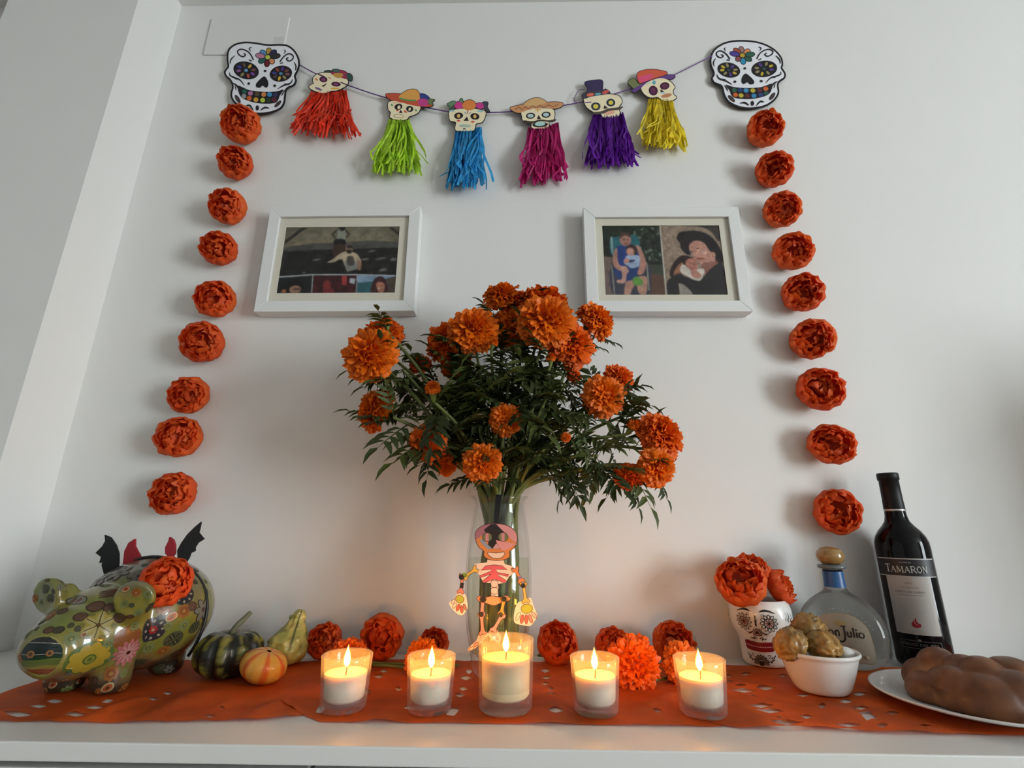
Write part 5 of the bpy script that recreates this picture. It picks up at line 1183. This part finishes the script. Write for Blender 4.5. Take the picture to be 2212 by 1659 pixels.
pendant('f', ZC, [(790, 500), (860, 450), (960, 420), (1040, 440), (1095, 500), (1080, 530), (1085, 570), (1112, 600), (1060, 628), (990, 628), (940, 595), (870, 598), (810, 560)],
        [([(665, 455), (720, 420), (760, 470), (800, 480), (740, 520), (700, 500)], '#6a7048'), ([(705, 530), (800, 470), (930, 420), (1040, 390), (1100, 400), (1060, 430), (950, 420), (850, 455), (780, 515), (730, 550)], '#5a3a78'), ([(750, 385), (800, 350), (900, 340), (1010, 360), (1020, 385), (930, 415), (830, 450), (770, 465)], '#c0523c'), ([(760, 420), (830, 390), (890, 385), (880, 420), (800, 460)], '#c84a70')],
        [(898, 535, 42, 46, '#3a1030', -20), (898, 535, 24, 28, '#5a2848', 0), (1003, 492, 45, 34, '#3a1030', -10), (1003, 492, 26, 20, '#5a2848', 0)], [(965, 520), (965, 552), (1000, 545)], [(1020, 580, 50, 18, '#b07858', -12)],
        [('e', 905, 460, 16, 20, '#5a98a8', 0), ('s', [(830, 480), (870, 460)], 7, '#8ab0b0'), ('e', 985, 555, 20, 8, '#9ab0b8', 0)],
        ((1403, 214), (1452, 214), (1386, 322), (1482, 326), 90), ('yellow', (.92, .76, .05)), 'skull pendant in a flowered bonnet with yellow tassel', 'yellow tissue tassel', 6)

# ------------------------------------------------------------------ two framed photo collages
M_frame = mat('white_frame', (.80, .81, .80), .35); M_mat = mat('cream_mount', (.74, .70, .58), .8)
M_pane = glass_thin('picture_glass', (.99, .99, .99), .02, 1.18)
class Raster:
    def __init__(s, w, h, col): s.w, s.h = w, h; s.a = np.zeros((h, w, 3)); s.a[:] = np.array(lin(col)); yy, xx = np.mgrid[0:h, 0:w]; s.x = (xx+.5)/w; s.y = (yy+.5)/h
    def put(s, m, col, al=1.0): s.a += (np.array(lin(col))-s.a)*np.clip(m, 0, 1)[..., None]*al
    def poly(s, P, col, al=1.0):
        acc = np.zeros((s.h, s.w))
        for ox, oy in ((-.25, -.25), (.25, -.25), (-.25, .25), (.25, .25)):
            x = s.x+ox/s.w; y = s.y+oy/s.h; ins = np.zeros((s.h, s.w), bool)
            for i in range(len(P)):
                x0, y0 = P[i]; x1, y1 = P[i-1]
                if y0 == y1: continue
                ins ^= ((y0 > y) != (y1 > y)) & (x < (x1-x0)*(y-y0)/(y1-y0)+x0)
            acc += ins*.25
        s.put(acc, col, al)
    def sm(s, P, col, al=1.0): s.poly([(p.x, p.y) for p in cr([Vector(p) for p in P], 5)], col, al)
    def ell(s, cx, cy, rx, ry, col, rot=0, soft=.12, al=1.0):
        c, q = math.cos(R(rot)), math.sin(R(rot)); asp = s.h/s.w
        dx = s.x-cx; dy = (s.y-cy)*asp; u = (dx*c+dy*q)/rx; v = (-dx*q+dy*c)/(ry*asp)
        s.put((1+soft-np.sqrt(u*u+v*v))/(2*soft), col, al)
    def speck(s, seed, amp, sc, region=None):
        g = np.random.RandomState(seed); b = g.rand(sc[1]+2, sc[0]+2); yi = s.y*sc[1]; xi = s.x*sc[0]; y0 = yi.astype(int); x0 = xi.astype(int); fy = yi-y0; fx = xi-x0
        n = b[y0, x0]*(1-fx)*(1-fy)+b[y0, x0+1]*fx*(1-fy)+b[y0+1, x0]*(1-fx)*fy+b[y0+1, x0+1]*fx*fy
        k = 1+amp*(n-.5)*2
        if region is not None: k = 1+(k-1)*region
        s.a *= k[..., None]
    def soften(s, n=2):
        for _ in range(n):
            p = np.pad(s.a, ((1, 1), (1, 1), (0, 0)), mode='edge'); s.a = (p[:-2, 1:-1]+p[2:, 1:-1]+p[1:-1, :-2]+p[1:-1, 2:]+2*p[1:-1, 1:-1])/6
    def mesh(s, name, corners, g=1.15):
        s.soften(2); s.speck(77, .16, (120, 70)); s.speck(78, .22, (26, 16))
        TL, TR, BL, BRr = [Vector(c) for c in corners]; V = []
        for j in range(s.h+1):
            v = j/s.h
            for i in range(s.w+1):
                u = i/s.w; V.append(tuple((TL*(1-u)+TR*u)*(1-v)+(BL*(1-u)+BRr*u)*v))
        F = [(j*(s.w+1)+i, (j+1)*(s.w+1)+i, (j+1)*(s.w+1)+i+1, j*(s.w+1)+i+1) for j in range(s.h) for i in range(s.w)]
        m = MB(); m.v = V; m.f = F; m.c = [None]*len(F); m.m = [0]*len(F)
        pad = np.pad(s.a, ((0, 1), (0, 1), (0, 0)), mode='edge'); col = np.clip(pad*g, 0, .9).reshape(-1, 3)
        me = bpy.data.meshes.new(name); me.from_pydata(V, [], F); at = me.color_attributes.new('Col', 'FLOAT_COLOR', 'POINT')
        at.data.foreach_set('color', np.c_[col, np.ones(len(col))].astype(np.float32).ravel()); me.materials.append(mat('photo_paper', rough=.45, attr=True)); me.update()
        return me
def qmap(TL, TR, BL, BRr):
    def f(p):
        v = (p[1]-(TL[1]+TR[1])/2)/((BL[1]+BRr[1])/2-(TL[1]+TR[1])/2); xl = TL[0]+(BL[0]-TL[0])*v; xr = TR[0]+(BRr[0]-TR[0])*v; u = (p[0]-xl)/(xr-xl)
        yt = TL[1]+(TR[1]-TL[1])*u; yb = BL[1]+(BRr[1]-BL[1])*u
        return (u, (p[1]-yt)/(yb-yt))
    return lambda pts: [f(p) for p in pts]
def frame(name, x0, x1, z0, z1, tilt, mount, photos, label):
    cx, cz = (x0+x1)/2, (z0+z1)/2; root = empty('picture_frame', (cx, 0, cz)); root.rotation_euler = (0, tilt, 0); tag(root, label, 'picture frame', 'white picture frames')
    W_, H_ = (x1-x0)/2, (z1-z0)/2; bw = .0235; D = -.031
    for nm, pts in (('top', [(-W_, H_), (W_, H_), (W_-bw, H_-bw), (-W_+bw, H_-bw)]), ('bottom', [(W_, -H_), (-W_, -H_), (-W_+bw, -H_+bw), (W_-bw, -H_+bw)]), ('left', [(-W_, -H_), (-W_, H_), (-W_+bw, H_-bw), (-W_+bw, -H_+bw)]), ('right', [(W_, H_), (W_, -H_), (W_-bw, -H_+bw), (W_-bw, H_-bw)])):
        m = MB()
        for ya, yb, k in ((D, -.0115, 0.0), (-.0114, -.0012, .0008)):
            q = [(p[0]*(1-k/W_*(abs(p[0]) > W_-1e-6)), p[1]*(1-k/H_*(abs(p[1]) > H_-1e-6))) for p in pts]
            m.add([(p[0], ya, p[1]) for p in q]+[(p[0], yb, p[1]) for p in q], [(0, 1, 2, 3), (7, 6, 5, 4), (0, 4, 5, 1), (1, 5, 6, 2), (2, 6, 7, 3), (3, 7, 4, 0)])
        o = m.build('moulding', M_frame, root); o.data.flip_normals(); bevel(o, .0008, 1)
    MB().box(-W_+bw+.0005, W_-bw-.0005, -.0215, -.002, -H_+bw+.0005, H_-bw-.0005).build('backing', mat('backing_board', (.3, .25, .2), .9), root)
    ml, mrr, mb_, mt = mount; yf = -.0245                      # mount: a card with a window
    m = MB(); o4 = [(-W_+bw+.0003, -H_+bw+.0003), (W_-bw-.0003, -H_+bw+.0003), (W_-bw-.0003, H_-bw-.0003), (-W_+bw+.0003, H_-bw-.0003)]; i4 = [(ml, mb_), (mrr, mb_), (mrr, mt), (ml, mt)]
    V = [(p[0], yf, p[1]) for p in o4]+[(p[0], yf, p[1]) for p in i4]+[(p[0], yf+.0018, p[1]) for p in i4]
    F = [(i, (i+1) % 4, (i+1) % 4+4, i+4) for i in range(4)]+[(i+4, (i+1) % 4+4, (i+1) % 4+8, i+8) for i in range(4)]
    m.add(V, F); m.build('mount', M_mat, root)
    for me, nm in photos:
        obj('photo', me, root)
    MB().box(-W_+bw+.0003, W_-bw-.0003, -.0268, -.0260, -H_+bw+.0003, H_-bw-.0003).build('pane', M_pane, root)
    return root
def local_rect(px0, py0, px1, py1, cx, cz, Y=-.0235):
    a, b = wpt(px0, py0, Y), wpt(px1, py1, Y); return a.x-cx, b.x-cx, b.z-cz, a.z-cz
# left frame: beach picture above three small ones
FX0, FX1, FZ0, FZ1 = -0.5355, -0.2125, 0.6185, 0.8625; cx, cz = (FX0+FX1)/2, (FZ0+FZ1)/2
ml, mrr, _, mt = local_rect(619, 491, 864, 491, cx, cz); _, _, mb_, _ = local_rect(610, 500, 855, 633, cx, cz)
yq = -.0228
def corners(ml, mrr, mb_, mt): return [(ml, yq, mt), (mrr, yq, mt), (ml, yq, mb_), (mrr, yq, mb_)]
q = qmap((437, 340), (1790, 310), (320, 1130), (1740, 1115)); A = Raster(230, 140, '#706a58')
A.put(np.clip((A.y-.05)/.35, 0, 1), '#8a8068', .7); A.put(np.clip(np.abs(A.x-.5)*2.2-.55-A.y*.6, 0, 1), '#2c2a26', .9)
A.poly(q([(620, 330), (700, 330), (420, 540), (400, 520)]), '#2c2a28'); A.poly(q([(1660, 325), (1710, 320), (1800, 400), (1790, 430)]), '#2c2a28')
A.poly(q([(370, 590), (760, 530), (1120, 520), (1400, 490), (1800, 500), (1800, 960), (320, 960)]), '#4a4a46'); A.poly(q([(340, 640), (760, 610), (1300, 590), (1800, 570), (1800, 960), (320, 960)]), '#1c1b1a')
A.speck(3, .8, (46, 30), (A.y > .36) & (A.y < .74)); A.speck(5, .25, (60, 40))
for x, y, rx, ry in ((800, 730, .03, .012), (1460, 620, .025, .012), (1570, 710, .04, .012), (1380, 720, .03, .014), (1600, 845, .03, .02), (650, 885, .012, .01), (1720, 720, .025, .02)): u, v = q([(x, y)])[0]; A.ell(u, v, rx, ry, '#6a6862', -8, .5)
for arm in ([(1045, 365), (985, 420), (1035, 470)], [(1145, 365), (1192, 415), (1140, 470)]):
    for (xa, ya), (xb, yb) in zip(arm, arm[1:]): A.sm(q([(xa-13, ya), (xa+13, ya), (xb+13, yb), (xb-13, yb)]), '#3a342c')
A.sm(q([(1045, 375), (1095, 350), (1140, 370), (1150, 460), (1110, 480), (1040, 470), (1060, 420)]), '#8a9080'); A.sm(q([(1060, 320), (1140, 320), (1130, 365), (1090, 375)]), '#1c1a18')
A.sm(q([(1020, 480), (1135, 480), (1140, 545), (1010, 550)]), '#1a1a1c'); A.sm(q([(1005, 550), (1135, 545), (1140, 620), (1060, 700), (1000, 690)]), '#3a2a22')
A.sm(q([(1090, 650), (1160, 625), (1250, 640), (1300, 680), (1335, 760), (1290, 820), (1180, 870), (1140, 800), (1100, 720), (1000, 760), (890, 790), (1000, 720)]), '#b0a088'); A.sm(q([(1140, 745), (1280, 750), (1300, 830), (1180, 870)]), '#7c7c78'); A.sm(q([(1170, 690), (1240, 690), (1250, 790), (1170, 790)]), '#4a4440')
A.ell(*q([(1190, 590)])[0], .032, .075, '#7a6454'); A.sm(q([(1160, 560), (1190, 540), (1235, 560), (1225, 590), (1165, 585)]), '#2a2422'); A.sm(q([(1160, 610), (1220, 610), (1215, 650), (1170, 650)]), '#241e1c')
A.sm(q([(1295, 720), (1340, 780), (1325, 850), (1290, 900), (1290, 820)]), '#8a6a58'); A.sm(q([(820, 800), (1000, 760), (1100, 800), (1160, 870), (1290, 840), (1300, 905), (800, 905)]), '#161616')
A.poly(q([(340, 930), (780, 908), (1790, 908), (1790, 1130), (300, 1140)]), '#15181a')
A.poly(q([(770, 920), (1280, 915), (1285, 1130), (750, 1130)]), '#3a1418'); A.speck(9, .5, (30, 16), (A.y > .74)); A.poly(q([(1295, 915), (1750, 915), (1740, 1010), (1290, 1000)]), '#7a92a8'); A.poly(q([(1295, 1000), (1460, 985), (1740, 1010), (1740, 1130), (1280, 1130)]), '#2e5a62'); A.sm(q([(1600, 980), (1750, 920), (1790, 940), (1760, 1130), (1640, 1130)]), '#4a4038')
A.ell(*q([(540, 1060)])[0], .085, .13, '#100e10'); A.ell(*q([(545, 1085)])[0], .048, .06, '#8a6a58'); A.ell(*q([(410, 1105)])[0], .02, .03, '#8a5a38'); A.ell(*q([(560, 1080)])[0], .035, .012, '#2a1a18')
A.ell(*q([(925, 1040)])[0], .034, .085, '#7a2a28'); A.ell(*q([(950, 1110)])[0], .05, .05, '#6a2028'); A.ell(*q([(1075, 1040)])[0], .02, .05, '#4a2020'); A.poly(q([(1105, 920), (1165, 920), (1160, 1030), (1110, 1030)]), '#98383a'); A.poly(q([(1205, 950), (1270, 955), (1255, 1015), (1200, 1000)]), '#b0b4b8')
A.sm(q([(1470, 1000), (1520, 935), (1590, 925), (1630, 970), (1670, 1110), (1640, 1130), (1460, 1130)]), '#3a1e20'); A.sm(q([(1520, 1010), (1570, 990), (1615, 1020), (1610, 1090), (1580, 1120), (1535, 1090)]), '#a8705c'); A.ell(*q([(1555, 1065)])[0], .012, .012, '#d0b0a0'); A.ell(*q([(1590, 1030)])[0], .012, .01, '#5a3028')
for ln in ([(345, 940), (780, 908), (1290, 906), (1750, 915)],):
    for (xa, ya), (xb, yb) in zip(ln, ln[1:]): A.poly(q([(xa, ya-5), (xb, yb-5), (xb, yb+5), (xa, ya+5)]), '#b8b8ba')
for xa, xb in ((758, 742), (1290, 1278)): A.poly(q([(xa-4, 910), (xa+4, 910), (xb+4, 1130), (xb-4, 1130)]), '#a8a8aa')
pad = lambda a: (a[0]-.003, a[1]+.003, a[2]-.003, a[3]+.003)
frame('l', FX0, FX1, FZ0, FZ1, R(-.35), (ml, mrr, mb_, mt), [(A.mesh('photo', corners(ml, mrr, mb_, mt)), '')], 'white frame at the left with a dark beach picture above three small ones')
# right frame: two pictures of women holding babies
FX0, FX1, FZ0, FZ1 = 0.1325, 0.4590, 0.6180, 0.8580; cx, cz = (FX0+FX1)/2, (FZ0+FZ1)/2
ml, mrr, _, mt = local_rect(1300.5, 488, 1553, 489, cx, cz); _, _, mb_, _ = local_rect(1307, 500, 1571, 637, cx, cz)
q = qmap((332, 320), (1730, 325), (370, 1140), (1835, 1148)); B = Raster(240, 140, '#1c231c')
B.speck(21, .9, (60, 40)); 
gg = random.Random(4)
for i in range(70):
    x, y = gg.uniform(700, 1060), gg.uniform(330, 760); u, v = q([(x, y)])[0]; B.ell(u, v, gg.uniform(.005, .012), gg.uniform(.008, .02), gg.choice(['#3a4a38', '#4a5a48', '#2a3a2a', '#6a7a68']), gg.uniform(0, 180), .6)
B.poly(q([(340, 690), (460, 700), (520, 760), (860, 770), (1080, 900), (1100, 1150), (360, 1150)]), '#4a4440'); B.poly(q([(345, 690), (450, 710), (440, 800), (480, 1150), (365, 1150)]), '#6a5a54'); B.poly(q([(890, 790), (1075, 800), (1090, 930), (900, 880)]), '#3a4234'); B.poly(q([(880, 890), (1095, 930), (1110, 1150), (880, 1150)]), '#5a4034')
B.sm(q([(430, 490), (500, 460), (600, 440), (740, 440), (780, 500), (790, 620), (760, 720), (470, 700)]), '#1f6068'); B.sm(q([(435, 480), (460, 465), (470, 640), (450, 640)]), '#7a9a98')
B.sm(q([(460, 800), (900, 800), (920, 950), (880, 1150), (480, 1150)]), '#3a3a48')
B.sm(q([(495, 600), (560, 565), (640, 570), (700, 580), (770, 640), (790, 800), (740, 900), (700, 990), (620, 980), (540, 900), (500, 760)]), '#1f3a78'); B.sm(q([(480, 830), (740, 800), (760, 900), (700, 1000), (560, 980)]), '#203668')
B.sm(q([(490, 610), (515, 600), (520, 700), (540, 790), (620, 830), (610, 870), (520, 850), (465, 780), (465, 690)]), '#a87a6c'); B.sm(q([(745, 560), (800, 600), (850, 720), (860, 820), (820, 900), (760, 900), (790, 780), (780, 680)]), '#a87a6c')
B.ell(*q([(615, 490)])[0], .048, .095, '#a8786a'); B.sm(q([(545, 480), (560, 420), (620, 405), (680, 440), (675, 470), (620, 440), (575, 460)]), '#4a362e'); B.ell(*q([(625, 540)])[0], .018, .02, '#8a5448'); B.ell(*q([(600, 490)])[0], .01, .012, '#5a3a34'); B.ell(*q([(645, 492)])[0], .01, .012, '#5a3a34')
B.ell(*q([(690, 620)])[0], .050, .085, '#3a2622'); B.ell(*q([(675, 640)])[0], .032, .06, '#b08274'); B.sm(q([(630, 690), (700, 680), (780, 690), (785, 780), (760, 820), (680, 830), (640, 800), (600, 770)]), '#93a6c0'); B.sm(q([(665, 735), (730, 735), (720, 755), (660, 770)]), '#2a3558'); B.sm(q([(595, 740), (640, 710), (660, 760), (610, 780)]), '#b08274')
B.sm(q([(560, 820), (620, 810), (655, 870), (630, 900), (610, 1000), (520, 1000), (515, 975), (570, 960), (570, 880)]), '#b48a7c'); B.sm(q([(620, 1000), (700, 980), (730, 1020), (690, 1080), (660, 1150), (600, 1150)]), '#a8806e'); B.sm(q([(750, 950), (860, 930), (880, 1020), (860, 1130), (800, 1140), (760, 1080)]), '#a8806e'); B.sm(q([(700, 960), (750, 930), (790, 950), (830, 990), (810, 1030), (760, 1035), (710, 1020)]), '#5a8a3c')
B.poly(q([(445, 800), (455, 800), (490, 1150), (478, 1150)]), '#8a8a80'); B.poly(q([(865, 770), (875, 765), (905, 1090), (895, 1090)]), '#a0a090')
RX = q([(1035, 320), (1740, 325), (1840, 1150), (1112, 1150)]); B.poly(RX, '#8a7868')
B.sm(q([(1300, 330), (1500, 340), (1640, 400), (1740, 520), (1800, 340), (1740, 310), (1500, 300)]), '#38322e'); B.sm(q([(1230, 480), (1260, 410), (1350, 390), (1480, 390), (1600, 430), (1700, 520), (1770, 650), (1780, 780), (1720, 790), (1640, 660), (1560, 560), (1420, 540), (1380, 600), (1400, 680), (1340, 670), (1280, 600), (1270, 540)]), '#1a1416')
B.sm(q([(1400, 540), (1470, 510), (1560, 540), (1630, 640), (1690, 660), (1690, 740), (1720, 790), (1640, 850), (1560, 870), (1520, 800), (1450, 720), (1420, 660), (1380, 600)]), '#b48474'); B.sm(q([(1540, 780), (1700, 760), (1720, 800), (1600, 900), (1540, 860)]), '#8a5c50'); B.ell(*q([(1480, 605)])[0], .012, .012, '#4a302c'); B.ell(*q([(1410, 640)])[0], .010, .012, '#4a302c'); B.sm(q([(1460, 720), (1560, 715), (1540, 735), (1480, 735)]), '#8a4038'); B.ell(*q([(1565, 650)])[0], .022, .03, '#cca294')
B.sm(q([(1150, 860), (1200, 760), (1280, 690), (1360, 690), (1440, 730), (1340, 790), (1270, 850), (1230, 930), (1150, 930)]), '#241614'); B.sm(q([(1200, 880), (1260, 790), (1310, 780), (1300, 850), (1270, 940), (1210, 930)]), '#8a5c46')
B.sm(q([(1340, 760), (1400, 720), (1460, 740), (1480, 840), (1420, 870), (1360, 830)]), '#a86e60'); B.ell(*q([(1400, 780)])[0], .012, .006, '#4a2a28'); B.ell(*q([(1430, 835)])[0], .012, .008, '#7a3a38')
B.sm(q([(1120, 980), (1260, 900), (1330, 930), (1500, 985), (1600, 880), (1740, 780), (1800, 860), (1840, 1150), (1400, 1150), (1260, 1010), (1260, 1150), (1120, 1150)]), '#1e1c20'); B.speck(31, .35, (80, 50), (B.x > .5)); B.sm(q([(1270, 840), (1310, 795), (1380, 850), (1430, 890), (1490, 850), (1560, 850), (1550, 920), (1500, 985), (1400, 950), (1290, 890)]), '#c4bcb0'); B.sm(q([(1400, 880), (1470, 870), (1530, 930), (1480, 960), (1420, 940)]), '#b07c6c'); B.sm(q([(1265, 1020), (1340, 1050), (1420, 1140), (1290, 1140)]), '#8a847c')
B.poly(q([(1024, 320), (1036, 320), (1112, 1150), (1098, 1150)]), '#c4beb4')
frame('r', FX0, FX1, FZ0, FZ1, 0.0, (ml, mrr, mb_, mt), [(B.mesh('photo', corners(ml, mrr, mb_, mt)), '')], 'white frame at the right with two pictures of women holding babies')

# ------------------------------------------------------------------ jointed paper skeleton hanging on the vase
Z8 = zoomer(950, 1040, 4.364, 4.3658); YK = -0.1905
sk0 = wpt(1070, 1140, YK); sk = empty('paper_skeleton', sk0); tag(sk, 'jointed coloured paper skeleton hanging in front of the vase', 'paper skeleton')
M_pap = mat('skeleton_paper', (.58, .53, .47), .75)
LN = '#4a2626'
def piece(name, outline, dy, draw, smooth_=True):
    P = cr(Z8(outline), 4) if smooth_ else [Vector(p) for p in Z8(outline)]
    Y = YK+dy; o = prism(name, P, Y, .0006, M_pap); d = Draw(px_plane(Y), start=1e-4, g=.85); draw(d)
    p = d.build('print', None, .7)
    for q_ in (o, p):
        for v in q_.data.vertices: v.co -= sk0
    o.parent = sk; p.parent = o
    return o
def zE(d, x, y, rx, ry, col, rot=0, line=5):
    mk = lambda a, b: Z8([(x+a*math.cos(t)*math.cos(R(rot))-b*math.sin(t)*math.sin(R(rot)), y+a*math.cos(t)*math.sin(R(rot))+b*math.sin(t)*math.cos(R(rot))) for t in [2*PI*i/20 for i in range(20)]])
    if line: d.poly(mk(rx+line, ry+line), LN)
    if rx > 0: d.poly(mk(rx, ry), col)
def zP(d, pts, col, line=0, sm=True):
    P = cr(Z8(pts), 4) if sm else [Vector(p) for p in Z8(pts)]
    if line: d.poly(inset(P, -line/4.36), LN)
    d.poly(P, col)
def bone(a, b, r, w):                                             # outline of a bone from a to b
    a, b = Vector(a), Vector(b); t = (b-a).normalized(); n = Vector((-t.y, t.x)); out = []
    for c, s in ((a, -1), (b, 1)):
        k = [c-n*w*s*-1 if False else None]
    P = [a+n*w+t*r*.9, a+n*r*1.05+t*r*.1, a+n*r*.75-t*r*.75, a-t*r*.25, a-n*r*.75-t*r*.75, a-n*r*1.05+t*r*.1, a-n*w+t*r*.9, b-n*w-t*r*.9, b-n*r*1.05-t*r*.1, b-n*r*.75+t*r*.75, b+t*r*.25, b+n*r*.75+t*r*.75, b+n*r*1.05-t*r*.1, b+n*w-t*r*.9]
    return [(p.x, p.y) for p in P]
SKO = [(330, 530), (345, 460), (420, 408), (530, 393), (640, 415), (715, 470), (735, 545), (710, 620), (660, 665), (665, 700), (630, 735), (540, 748), (450, 735), (410, 695), (415, 660), (365, 620)]
def dr_skull(d):
    P = cr(Z8(SKO), 4); d.poly(P, LN); Q = inset(P, 1.3); d.poly(Q, '#d98a4a')
    def half(test, col):                                          # the part of the head inside a band
        pts = [p for p in Q if test((p.x-950)*4.364, (p.y-1040)*4.3658)]
        if len(pts) > 2: d.poly(pts, col)
    half(lambda x, y: y < 600 and x > 500, '#dc9a9c'); half(lambda x, y: y < 560 and x < 560, '#a8707c')
    zP(d, [(480, 405), (525, 398), (610, 480), (560, 560), (500, 640), (450, 600), (470, 540), (415, 455)], '#241c1e', sm=False); zP(d, [(560, 560), (720, 590), (700, 600), (640, 640), (580, 645), (530, 560)], '#dc9a9c'); zP(d, [(372, 552), (400, 545), (490, 630), (460, 645), (420, 610)], '#8f9aa8', sm=False)
    for x, y in ((447, 525), (597, 523)): zE(d, x, y, 43, 40, '#6f7a52'); zP(d, [(x-16, y-37), (x+14, y-37), (x+14, y+37), (x-16, y+37)], '#d08a92', sm=False)
    zP(d, [(533, 585), (497, 634), (572, 634)], '#d4a0a4', 5, False); zP(d, [(455, 672), (530, 678), (608, 668), (590, 710), (540, 724), (485, 712)], '#e8d2c0', 5)
piece('skull', SKO, -.0008, dr_skull)
TOR = [(450, 735), (600, 735), (612, 780), (690, 800), (712, 830), (700, 870), (655, 895), (620, 955), (552, 965), (550, 1085), (485, 1085), (485, 960), (410, 950), (370, 880), (322, 815), (325, 775), (445, 765)]
def dr_tor(d):
    d.poly(Z8(TOR), '#ecd6c4')
    zP(d, [(385, 835), (430, 800), (510, 788), (590, 798), (638, 830), (530, 825), (540, 860), (650, 880), (645, 895), (545, 870), (550, 890), (628, 940), (610, 955), (515, 918), (415, 955), (400, 945), (480, 880), (480, 870), (380, 905), (370, 895), (480, 850), (490, 825)], '#d8606a', 5, False)
    zP(d, [(490, 940), (540, 940), (542, 990), (490, 990)], '#dcc4bc', 5); zP(d, [(490, 1008), (540, 1008), (542, 1056), (490, 1056)], '#dcc4bc', 5)
piece('torso', TOR, 0, dr_tor, False)
PEL = [(345, 1100), (375, 1078), (430, 1090), (500, 1078), (570, 1090), (620, 1072), (668, 1105), (640, 1130), (580, 1145), (520, 1172), (465, 1162), (420, 1142), (370, 1130)]
piece('pelvis', PEL, -.0010, lambda d: (d.poly(cr(Z8(PEL), 4), LN), d.poly(inset(cr(Z8(PEL), 4), 1.1), '#e29a6a')))
def limb(name, a, b, r, w, col, dy, extra=None):
    P = bone(a, b, r, w)
    def f(d):
        Q = cr(Z8(P), 3); d.poly(Q, LN); d.poly(inset(Q, 1.0), col)
        if extra: extra(d)
    return piece(name, P, dy, f)
limb('upper_arm', (338, 828), (235, 898), 34, 17, '#e0b850', -.0012)
limb('forearm', (215, 890), (196, 1040), 34, 16, '#cc8478', -.0016, lambda d: (zE(d, 235, 885, 24, 24, '#7f9438', 0, 0), zP(d, [(195, 955), (228, 958), (222, 1010), (190, 1006)], '#241c1e', sm=False)))
limb('upper_arm', (712, 828), (768, 940), 34, 17, '#dd8a52', -.0012, lambda d: zP(d, [(735, 900), (765, 885), (775, 910), (750, 925)], '#8a7a9a', sm=False))
limb('forearm', (788, 972), (810, 1128), 36, 17, '#e2b658', -.0016)
limb('thigh', (408, 1112), (396, 1250), 32, 19, '#dd8e84', -.0016)
limb('thigh', (606, 1110), (580, 1245), 34, 19, '#c4a044', -.0016)
limb('shin', (393, 1258), (405, 1430), 36, 19, '#e08e80', -.0022)
limb('shin', (586, 1266), (505, 1405), 36, 19, '#e49a94', -.0022)
HL = [(160, 1062), (235, 1062), (258, 1130), (262, 1190), (235, 1240), (205, 1262), (150, 1235), (92, 1165), (100, 1130), (140, 1110)]
piece('hand', HL, -.0006, lambda d: (d.poly(cr(Z8(HL), 4), '#ecd6c4'), zE(d, 188, 1110, 38, 33, '#a8b03c', 30), zE(d, 126, 1132, 22, 10, '#ecd6c4', -50), zE(d, 140, 1170, 26, 11, '#ecd6c4', -60), zE(d, 172, 1190, 32, 12, '#d0604c', -70), zE(d, 207, 1206, 34, 11, '#d0604c', 85), zE(d, 236, 1185, 28, 9, '#b07868', 70)))
HR = [(742, 1140), (800, 1120), (858, 1098), (885, 1180), (916, 1262), (890, 1320), (850, 1362), (780, 1355), (706, 1330), (700, 1250), (718, 1180)]
piece('hand', HR, -.0006, lambda d: (d.poly(cr(Z8(HR), 4), '#ecd6c4'), zE(d, 820, 1200, 52, 42, '#a8b43c', -5), zE(d, 738, 1272, 40, 13, '#ecd6c4', -65), zE(d, 775, 1298, 40, 14, '#d8685a', -80), zE(d, 816, 1300, 42, 13, '#d8685a', 90), zE(d, 856, 1294, 40, 13, '#e08a80', 72), zE(d, 890, 1262, 36, 12, '#dcb8b0', 55)))
FL = [(370, 1440), (430, 1420), (460, 1440), (420, 1490), (370, 1540), (320, 1585), (280, 1602), (262, 1585), (300, 1540), (345, 1500)]
piece('foot', FL, -.0004, lambda d: (d.poly(cr(Z8(FL), 4), '#e8c0ae'), zE(d, 298, 1578, 24, 13, '#e8c8b8', -28), zE(d, 345, 1535, 26, 11, '#e0a890', -40), zE(d, 395, 1480, 30, 12, '#e09a88', -45)))
FR = [(470, 1400), (520, 1390), (560, 1430), (580, 1480), (560, 1520), (500, 1500), (460, 1450)]
piece('foot', FR, -.0004, lambda d: (d.poly(cr(Z8(FR), 4), '#e8b4aa'), zE(d, 500, 1440, 26, 9, '#e48e8e', 60), zE(d, 530, 1470, 26, 9, '#d88080', 45)))
m = MB()
for x, y, r_ in ((203, 905, 24), (785, 985, 22), (408, 1117, 27), (605, 1112, 25), (390, 1255, 25), (575, 1262, 22)):
    b = prism('brad', [(p[0], p[1]) for p in Z8([(x+r_*math.cos(2*PI*i/16), y+r_*math.sin(2*PI*i/16)) for i in range(16)])], YK-.0036, .0016, mat('black_brad', (.012, .012, .012), .5))
    for v in b.data.vertices: v.co -= sk0
    b.parent = sk
rb = MB(); top = Vector((VX+.001, VY-.0475, .2535)); low = wpt(1070, 1145, YK-.0012)
for i in range(9):
    t = i/8; p = top.lerp(low, t)+Vector((0, -.002*math.sin(PI*t), 0)); w_ = .0042-.001*t; rb.v += [tuple(p+Vector((-w_, 0, 0))-sk0), tuple(p+Vector((w_, 0, 0))-sk0)]
rb.f = [[2*i, 2*i+1, 2*i+3, 2*i+2] for i in range(8)]; rb.c = [None]*8; rb.m = [0]*8
rb.build('ribbon', mat('black_ribbon', (.008, .008, .009), .6), sk)
